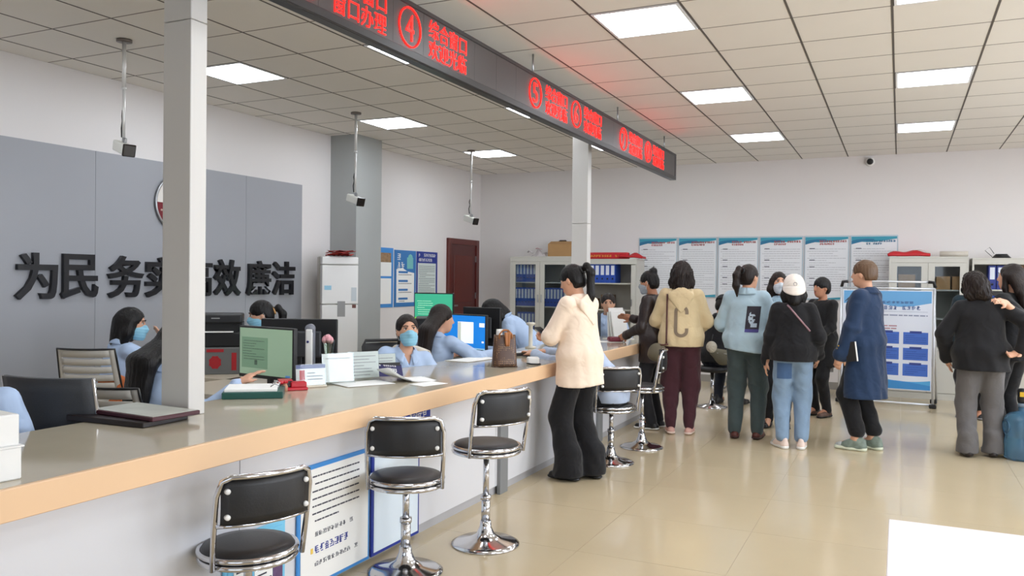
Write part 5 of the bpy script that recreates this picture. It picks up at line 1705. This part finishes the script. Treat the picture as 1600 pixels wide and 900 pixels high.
clerk('masked clerk turned to the room, seated behind the clear sign stands', (-3.27, 5.0, 0), 224, 1.6, dict(style='pony', len=.18, tie=-.06, m=HAIRB, fringe=.08, fw=.074), vox=.0075, face=True, mask=True,
      vneck=.11, sit=.44, lean=2, side=-8, yaw=2, pitch=-2, roll=3, handR=(.33, .3, .72), handL=(-.36, .3, .72))
f_ = clerk('clerk with long brown hair seen from behind at the blue screen', (-3.45, 5.74, 0), -8, 1.64, dict(style='long', len=.5, m=HAIRB, back=.2, front=False), vox=.010, sit=.47, lean=14, yaw=-30, pitch=6,
      handR=(.42, .36, .90), handL=(-.15, .4, .82), elbR=(.8, -.3, -.4), palmR=(0, 0, -1), hdirR=(.3, .9, .1))
clerk('clerk in a pale blue shirt bent over the desk beyond the blue screen', (-3.36, 7.62, 0), 118, 1.62, dict(style='bob', len=.13, m=HAIRK), vox=.0125, sit=.68, lean=50, pitch=50, handR=(.2, .5, .82), handL=(-.2, .5, .82))
clerk('brown-haired clerk half hidden behind the cream hoodie, facing the room', (-3.02, 8.95, 0), 200, 1.62, dict(style='pony', len=.16, m=HAIRB), vox=.0125, face=True, sit=.55, lean=8, pitch=8, handR=(.2, .35, .9), handL=(-.2, .35, .9))

# --- woman in the cream hoodie at the counter
CREAM = cloth('cream_fleece', (240, 220, 200), .9, .2, 40, .03)
o = person('woman in a cream hoodie and black trousers looking at her phone', (-2.14, 5.72, 0), 74, 1.6, vox=.0075, face=True,
           top=dict(m=CREAM, g=.028, hem=.74, name='hoodie', hood=True, fold=.006, hemr=.195, sw=.008, hemwave=.012, sleeve=.82), bottom=dict(m=BLKT, knee=.085, ankle=.1, g=.012, flare=.02),
           hair=dict(style='pony', len=.38, tie=.045, fringe=.045, m=HAIRK), shoes=SH_BLACK, lean=4, pitch=20, yaw=8,
           handL=(-.04, .30, 1.10), handR=(.06, .31, 1.10), elbL=(-.7, -.2, -.6), elbR=(.7, -.2, -.6), palmL=(.6, -.3, .7), palmR=(-.6, -.3, .7), curl=45, footL=(-.1, .02), footR=(.1, -.06))
t = thing('phone', 'black phone held by the woman in the cream hoodie', 'phone', (0, 0, 0))
mwp = Matrix.Translation((-2.14, 5.72, 0)) @ Matrix.Rotation(R(74), 4, 'Z')
b = MB(); b.box((-.038, -.075, -.005), (.038, .075, .005), .004, mwp @ Matrix.Translation((.005, .36, 1.07)) @ Matrix.Rotation(R(30), 4, 'X')); b.build('case', BLACKP, t)
b = MB(); b.box((-.034, -.07, .005), (.034, .07, .0058), 0, mwp @ Matrix.Translation((.005, .36, 1.07)) @ Matrix.Rotation(R(30), 4, 'X')); b.build('glass', mat('phone_glass', (30, 32, 38), .08), t)

# --- customer on the stool hidden behind her
PALEB = cloth('pale_blue_cotton', (176, 190, 214), .85, .15, 30, .04)
person('customer in pale blue leaning on the counter behind the cream hoodie', (-2.10, 6.34, 0), 100, 1.62, vox=.0125, top=dict(m=PALEB, g=.024, collar=.004), bottom=dict(m=BLKT), hair=dict(style='short'), shoes=SH_BLACK,
       sit=.485, lean=42, pitch=35, handL=(-.20, .62, .915), handR=(.1, .60, .915), elbL=(-.8, 0, -.3), elbR=(.8, 0, -.2), palmL=(0, 0, -1), palmR=(0, 0, -1), footL=(-.12, .26, .2), footR=(.12, .26, .2))
t = thing('phone', 'dark phone lying tilted near the pale blue sleeve on the counter', 'phone', (-2.75, 6.13, ZT), 65)
b = MB(); b.box((-.038, -.075, 0), (.038, .075, .009), .003); b.build('case', mat('phone_navy', (34, 40, 62), .25), t)

# --- woman in the brown leather jacket with a bun
LEA = mat('brown_leather', (40, 28, 27), .42, noise=.12, nscale=12, bump=.4, bscale=40)
person('woman in a dark brown leather jacket with her hair in a bun', (-2.2, 8.02, 0), 82, 1.58, vox=.010, skin=SKIN2, face=True, mask=cloth('mask_grey', (160, 168, 178), .8, .05),
       top=dict(m=LEA, g=.028, hem=.72, name='leather_jacket', collar=.0, hemr=.19, fold=.006), bottom=dict(m=DK, ankle=.06), hair=dict(style='bun', fringe=.045, curly=.003), shoes=dict(m=mat('black_boot', (20, 20, 22), .35), sole=WHITEP),
       pitch=12, lean=6, handR=(.12, .33, 1.17), handL=(-.1, .3, 1.0), elbR=(.4, -.3, -.8))
# --- woman in the beige hoodie with the letter C
BEI = cloth('beige_fleece', (206, 186, 148), .9, .2, 44, .03)
MAR = cloth('maroon_cloth', (70, 38, 46), .85, .2, 40)
PINKS = mat('pink_shoe', (206, 160, 148), .6)
o = person('woman in a beige hoodie with a large grey C on the back and maroon trousers', (-1.91, 7.87, 0), 12, 1.655, vox=.011,
           top=dict(m=BEI, g=.034, hem=.875, name='hoodie', hood=True, fold=.008, hemr=.19, sw=.012), bottom=dict(m=MAR, knee=.085, ankle=.05, g=.025),
           hair=dict(style='bob', len=.15, curly=.006, vol=.012, m=HAIRB), shoes=dict(m=PINKS, sole=mat('shoe_sole_pale', (222, 200, 186), .6), high=False),
           handL=(-.17, .27, 1.02), handR=(.17, .27, 1.02), elbL=(-.55, -.4, -.7), elbR=(.55, -.4, -.7), pitch=4)
sc = o['sc']
arc = [(.055 * math.cos(a), .12 + .045 * math.sin(a)) for a in [R(q) for q in range(0, 181, 20)]] 
cpts = [(.062, .075)] + [(.062 * math.cos(R(q)), .105 + .055 * math.sin(R(q))) for q in range(0, 181, 15)] + [(-.062, .02 - .13 * i / 6) for i in range(7)] + [(.062 * math.cos(R(q)), -.115 + .055 * math.sin(R(q))) for q in range(180, 361, 15)] + [(.062, -.085)]
V2, F2 = strip_grid(cpts, .038)
V = [(x * sc * .85 + .005, -.5, (1.13 + z * .85) * sc) for x, z in V2]
decal(o, 'letter_c', (V, F2, None), 'top', mat('grey_brown_print', (128, 112, 94), .8), (0, 1, 0), .004)
BAGS = mat('strap_red_brown', (84, 44, 38), .5)
t = thing('shoulder_bag', 'dark olive shoulder bag on a red-brown strap hanging on the beige hoodie', 'bag', (-1.91, 7.87, 0), 12)
pts = [((-.135 * sc, 0, z * sc), (0, 1, 0)) for z in np.linspace(1.39, .9, 16)]
fake = {'top': o['top'], 'sc': sc, 'root': t}
strap(fake, pts, 'top', BAGS, .009, 'strap')
OLV = mat('olive_leather', (88, 80, 62), .55, noise=.12, nscale=20, bump=.2, bscale=50)
S = Sdf(); S.ell((-.215, -.16, .80), (.085, .045, .085), None, .02); S.ell((-.215, -.16, .77), (.09, .055, .06), None, .03)
mesh_obj('pouch', S.mesh(.008), OLV, t)
b = MB(); b.tube([(-.115 * sc, -.2, .88), (-.15, -.19, .87), (-.2, -.17, .87)], .008, 8); b.build('strap_end', BAGS, t)

# --- man with a black cap seated beyond her
o = person('seated man in black with a dark cap beyond the beige hoodie', (-1.95, 9.75, 0), -16, 1.68, vox=.0125, skin=SKIN2, top=dict(m=BLKT, g=.032, name='jacket', collar=.01), bottom=dict(m=cloth('navy_trousers', (34, 38, 50))), hair=dict(style='short'), shoes=SH_BLACK,
           sit=.5, lean=14, pitch=28, handL=(-.12, .42, .72), handR=(.14, .42, .72), footL=(-.12, .3), footR=(.14, .36))
b = MB(); b.grid(24, 8, lambda u, v: (.094 * math.cos(2 * math.pi * u) * math.cos(v * 1.5), -.012 + .112 * math.sin(2 * math.pi * u) * math.cos(v * 1.5), .04 + .098 * math.sin(v * 1.5)))
b2 = MB(); b2.add(b.v, b.f, True, o['MH']); c_ = solidify(b2.build('cap', mat('black_cap', (22, 23, 28), .8), o['root']), .008)
b = MB(); b.grid(10, 4, lambda u, v: ((u - .5) * .16, .085 + (.075 - .06 * (2 * u - 1) ** 2) * v, .045 - .012 * (2 * u - 1) ** 2))
b2 = MB(); b2.add(b.v, b.f, True, o['MH']); solidify(b2.build('peak', mat('black_cap', (22, 23, 28), .8), c_), .006)
t = thing('seat_stool', 'round black stool under the seated man', 'stool', (-1.98, 9.72, 0))
b = MB(); b.lathe([(.18, .0), (.18, .01), (.04, .04), (.03, .08)], 28); b.build('base', CHROME, t)
b = MB(); b.tube([(0, 0, .06), (0, 0, .42)], .022, 12); b.build('pole', CHROME, t)
b = MB(); b.lathe([(.17, .42), (.185, .44), (.185, .47), (.15, .485)], 28); b.build('seat', STB, t)
t = thing('waist_bag', 'grey-olive waist bag on the seated man in black', 'bag', (-1.75, 9.44, .62), 20)
S = Sdf(); S.chain([(-.16, 0, .06), (-.06, -.015, .0), (.06, -.015, 0), (.17, 0, .06)], [.05, .08, .08, .04], .04, (V3(0, 1, 0), .5)); mesh_obj('pouch', S.mesh(.009), mat('olive_canvas', (98, 94, 78), .7, bump=.2, bscale=60), t)
b = MB(); b.tube([(-.13, -.035, .05), (0, -.06, .04), (.14, -.03, .05)], .004, 6); b.build('zip', STEEL, t)

# --- woman in the pale denim jacket with a ponytail
DEN = cloth('pale_denim', (168, 192, 206), .85, .2, 36, .06)
o = person('woman in a pale denim jacket with a dark picture patch and a ponytail', (-1.30, 7.93, 0), 2, 1.64, vox=.011, face=True,
           top=dict(m=DEN, g=.04, hem=.86, name='denim_jacket', collar=.02, fold=.008, hemr=.2, sw=.014, hemtilt=.12), bottom=dict(m=cloth('grey_green_jeans', (66, 78, 80)), knee=.078, ankle=.062, g=.018),
           hair=dict(style='pony', len=.25, tie=.05, m=HAIRB), shoes=dict(m=mat('brown_loafer', (84, 38, 30), .45), high=False, sole=mat('loafer_sole', (50, 24, 20), .5)), yaw=-32, pitch=4,
           handL=(-.17, .27, 1.02), handR=(.17, .27, 1.04), elbL=(-.55, -.4, -.7), elbR=(.5, -.4, -.7), footL=(-.1, .0), footR=(.11, .03))
sc = o['sc']
nx, ny = 18, 26
V = []
for j in range(ny + 1):
    for i in range(nx + 1):
        u, v = i / nx, j / ny
        V.append(((.0 + .125 * u + .02 * v) * sc, -.5, (1.05 + .25 * v) * sc))
F2, mi = [], []
for j in range(ny):
    for i in range(nx):
        u, v = (i + .5) / nx, (j + .5) / ny
        F2.append((j * (nx + 1) + i, j * (nx + 1) + i + 1, (j + 1) * (nx + 1) + i + 1, (j + 1) * (nx + 1) + i))
        faceq = ((u - .42) / .24) ** 2 + ((v - .55) / .24) ** 2 < 1 and not (v > .68 and u > .35) and not (u > .5 and v < .6 and v > .5)
        neck = .38 < u < .85 and .2 < v < .36 and u - .3 > (v - .2) * .8
        eye = (abs(u - .36) < .07 and abs(v - .6) < .025) or (abs(u - .38) < .06 and abs(v - .44) < .02)
        band = v < .13
        mi.append(2 if band else (1 if (faceq or neck) and not eye else 0))
decal(o, 'picture_patch', (V, F2, mi), 'top', [mat('patch_dark', (40, 36, 48), .7), mat('patch_pale', (180, 196, 212), .7), mat('patch_violet', (66, 62, 128), .7)], (0, 1, 0), .004)
t = thing('fluffy_charm', 'small pale fluffy ball charm hanging at the pale denim jacket', 'charm', (-1.6, 7.8, .86))
S = Sdf(); S.ell((0, 0, 0), (.05, .05, .055)); mesh_obj('pompom', S.mesh(.006, lambda F, X, Y, Z: F + .003 * np.sin(X * 300) * np.sin(Y * 310) * np.sin(Z * 290)), cloth('fluff', (170, 164, 150), .95, .4, 120), t)
b = MB(); b.tube([(0, 0, .05), (.01, .01, .12)], .004, 6); b.build('cord', BLACKP, t)

# --- masked woman in a flowered blouse behind
FLW = mat('flowered_cotton', (150, 176, 196), .8, noise=.9, nscale=22)
person('masked woman in a pale flowered blouse, half hidden behind the white cap', (-1.12, 8.72, 0), 186, 1.58, vox=.0125, face=True, mask=mat('mask_white', (196, 204, 212), .7), top=dict(m=FLW, g=.026, hem=.82), bottom=dict(m=DK), hair=dict(style='bob', len=.2, m=HAIRB), shoes=SH_BLACK, yaw=14,
       handL=(-.2, .3, 1.0), handR=(.2, .3, 1.0))
# --- woman with the white cap
o = person('woman in a black sweater and faded jeans wearing a white cap, seen from behind', (-.85, 7.66, 0), 8, 1.53, vox=.011,
           top=dict(m=BLKT, g=.034, hem=.87, name='sweater', hood=False, fold=.007, hemr=.19, sw=.012), bottom=dict(m=cloth('faded_jeans', (126, 150, 176)), knee=.08, ankle=.066, g=.018, short=.03),
           hair=dict(style='bob', len=.13, m=HAIRK, fringe=.03, vol=-.008), shoes=dict(m=mat('white_trainer', (226, 206, 196), .6), sole=WHITEP, high=False, chunky=True), pitch=4, yaw=4,
           handL=(-.25, .07, .86), handR=(.24, .12, .92), toeL=28, toeR=-6, footL=(-.09, 0), footR=(.09, .02))
sc = o['sc']
CAPW = cloth('white_cap_cotton', (232, 224, 216), .8, .1, 60, .02)
b = MB(); b.grid(28, 10, lambda u, v: ((.103) * math.cos(2 * math.pi * u) * math.cos(v * 1.56) ** .8, -.02 + .122 * math.sin(2 * math.pi * u) * math.cos(v * 1.56) ** .8, .0 + .14 * math.sin(v * 1.56)))
b2 = MB(); b2.add(b.v, b.f, True, o['MH']); c_ = solidify(b2.build('cap', CAPW, o['root']), .008)
b = MB(); b.grid(16, 5, lambda u, v: (-.104 * math.cos(math.pi * u), -.02 - .123 * math.sin(math.pi * u) - .016 * v, .012 - .09 * v * (.3 + .7 * math.sin(math.pi * u))))
b2 = MB(); b2.add(b.v, b.f, True, o['MH']); solidify(b2.build('back_brim', CAPW, c_), .006)
b = MB(); b.torus(.016, .003, (0, 0, 0), 20, 6, o['MH'] @ Matrix.Translation((0, -.143, .035)) @ Matrix.Rotation(R(90), 4, 'X')); b.build('strap_loop', mat('cap_loop_grey', (150, 146, 150), .7), c_)  # plain grey strap loop on the back of the cap
strap(o, [((x * sc, 0, z * sc), (0, 1, 0)) for x, z in zip(np.linspace(-.06, .15, 12), np.linspace(1.42, 1.17, 12))], 'top', mat('strap_mauve', (150, 116, 124), .6), .008, 'cross_strap')
b = MB()
V = [(x * sc, -.5, z * sc) for z in np.linspace(.69, .85, 7) for x in np.linspace(-.15, -.01, 7)]
F2 = [(j * 7 + i, j * 7 + i + 1, (j + 1) * 7 + i + 1, (j + 1) * 7 + i) for j in range(6) for i in range(6)]
decal(o, 'back_pocket', (V, F2, None), 'bottom', cloth('jeans_pocket', (70, 98, 138)), (0, 1, 0), .004)
# --- short-haired woman in black facing the group
person('short-haired woman in a black lace-necked dress facing the group', (-.77, 9.67, 0), 142, 1.53, vox=.010, skin=SKIN2, face=True, top=dict(m=cloth('black_knit', (26, 26, 28)), g=.022, hem=.62, name='tunic', hemr=.19, sleeve=.9, neck=.075), bottom=dict(m=BLKT, ankle=.055),
       hair=dict(style='short', m=HAIRK, fringe=.035, vol=.006), shoes=dict(m=mat('brown_shoe', (92, 66, 54), .5), sole=BLACKP, high=False), yaw=-6, pitch=2, handR=(.12, .26, .98), handL=(-.14, .25, .96), palmR=(-.4, -.8, 0), palmL=(.4, -.8, 0))
# --- person in the long denim coat
NAVYD = cloth('dark_denim', (32, 52, 82), .8, .25, 34, .1)
o = person('person with short brown hair in a long dark denim coat, standing in profile', (-.27, 7.91, 0), 70, 1.675, vox=.010, face=True, wide=1.05,
           top=dict(m=NAVYD, g=.042, hem=.47, name='denim_coat', collar=.012, hemr=.235, fold=.008, sw=.016, hemwave=.006), bottom=dict(m=BLKT, knee=.075, ankle=.072, g=.02, short=.09),
           hair=dict(style='short', m=HAIRM, fringe=.055, vol=.005, low=-.06, ear=.052), shoes=dict(m=mat('green_grey_trainer', (118, 132, 122), .5, noise=.5, nscale=30), sole=mat('pale_sole', (214, 220, 200), .5), chunky=True),
           handL=(-.245, .13, .80), handR=(.2, .2, .95), curlL=55, pitch=2, footL=(-.08, .03), footR=(.09, -.05), elbL=(-.4, -.9, -.2))
sc = o['sc']
t = thing('folder', 'black folder with a pale edge held at the side of the denim coat', 'folder', (-.27, 7.91, 0), 70)
Mx = Matrix.Translation((-.262 * sc, .0, .80)) @ Matrix.Rotation(R(-8), 4, 'X')
b = MB(); b.box((-.007, -.04, 0), (.007, .05, .17), .003, Mx); b.build('cover', BLACKP, t)
b = MB(); b.box((-.0085, -.046, .0), (.0085, -.039, .17), .001, Mx); b.build('page_edge', PAPER, t)
BRASS = mat('brass_button', (196, 160, 80), .3, .9)
for q in range(3):
    w_, e_ = o['sk']['TL'], o['sk']['EL']
    c0 = w_ + (e_ - w_) * (.1 + .11 * q)
    b = MB(); b.ball(tuple(sc * (c0 + V3(-.062, .03, 0))), .008, 10, 6); b.build('cuff_button', BRASS, o['root'])

# --- group at the right edge
o = person('woman in a black top and flared grey trousers seen from behind at the right', (.64, 8.06, 0), 4, 1.585, vox=.011,
           top=dict(m=cloth('black_jersey', (27, 27, 30), .85, .15, 34), g=.04, hem=.80, name='top', hemr=.205, sw=.01), bottom=dict(m=cloth('grey_wool', (102, 100, 101), .85, .15, 50), knee=.08, ankle=.075, g=.02, flare=.02), girth=1.08,
           hair=dict(style='bob', len=.11, m=HAIRB, curly=.005, vol=.01), shoes=dict(m=mat('black_pump', (32, 24, 24), .4), high=False), yaw=34, roll=-12, pitch=12, side=-3,
           handL=(-.27, .12, .90), handR=(.30, -.10, 1.0), elbR=(.9, -.3, -.2), elbL=(-.9, -.4, -.2), palmR=(-.5, -.6, .3), curlR=50, hdirR=(-.55, -.2, -.3), footL=(-.1, -.02), footR=(.12, .06))
person('long-haired woman in black resting an arm on her neighbour at the right edge', (.90, 8.42, 0), 52, 1.66, vox=.011, face=True, top=dict(m=BLKT, g=.03, hem=.84, name='top', sleeve=.56), bottom=dict(m=BLKT, ankle=.07), hair=dict(style='long', len=.36, m=HAIRB, back=.12),
       shoes=SH_BLACK, yaw=10, handL=(-.44, -.21, 1.36), elbL=(-.08, -.85, -.7), handR=(.25, .1, .9), hdirL=(-.7, -.1, .15), palmL=(0, .7, -.6))
person('dark-haired person mostly hidden behind the woman in the black top', (.74, 10.4, 0), 170, 1.6, vox=.012, skin=SKIN2, face=True, top=dict(m=cloth('dark_teal', (30, 48, 58)), g=.03, hem=.8), bottom=dict(m=BLKT), hair=dict(style='bob', len=.12, curly=.006), shoes=dict(m=mat('black_trainer', (30, 32, 36), .5), sole=mat('grey_sole', (120, 120, 124), .5)))
person('person in a blue denim top mostly beyond the right picture edge', (1.34, 9.3, 0), 60, 1.6, vox=.012, top=dict(m=cloth('blue_denim', (70, 104, 148)), g=.03, hem=.8), bottom=dict(m=DK), hair=dict(style='bob', len=.14, m=HAIRB), shoes=SH_BLACK)
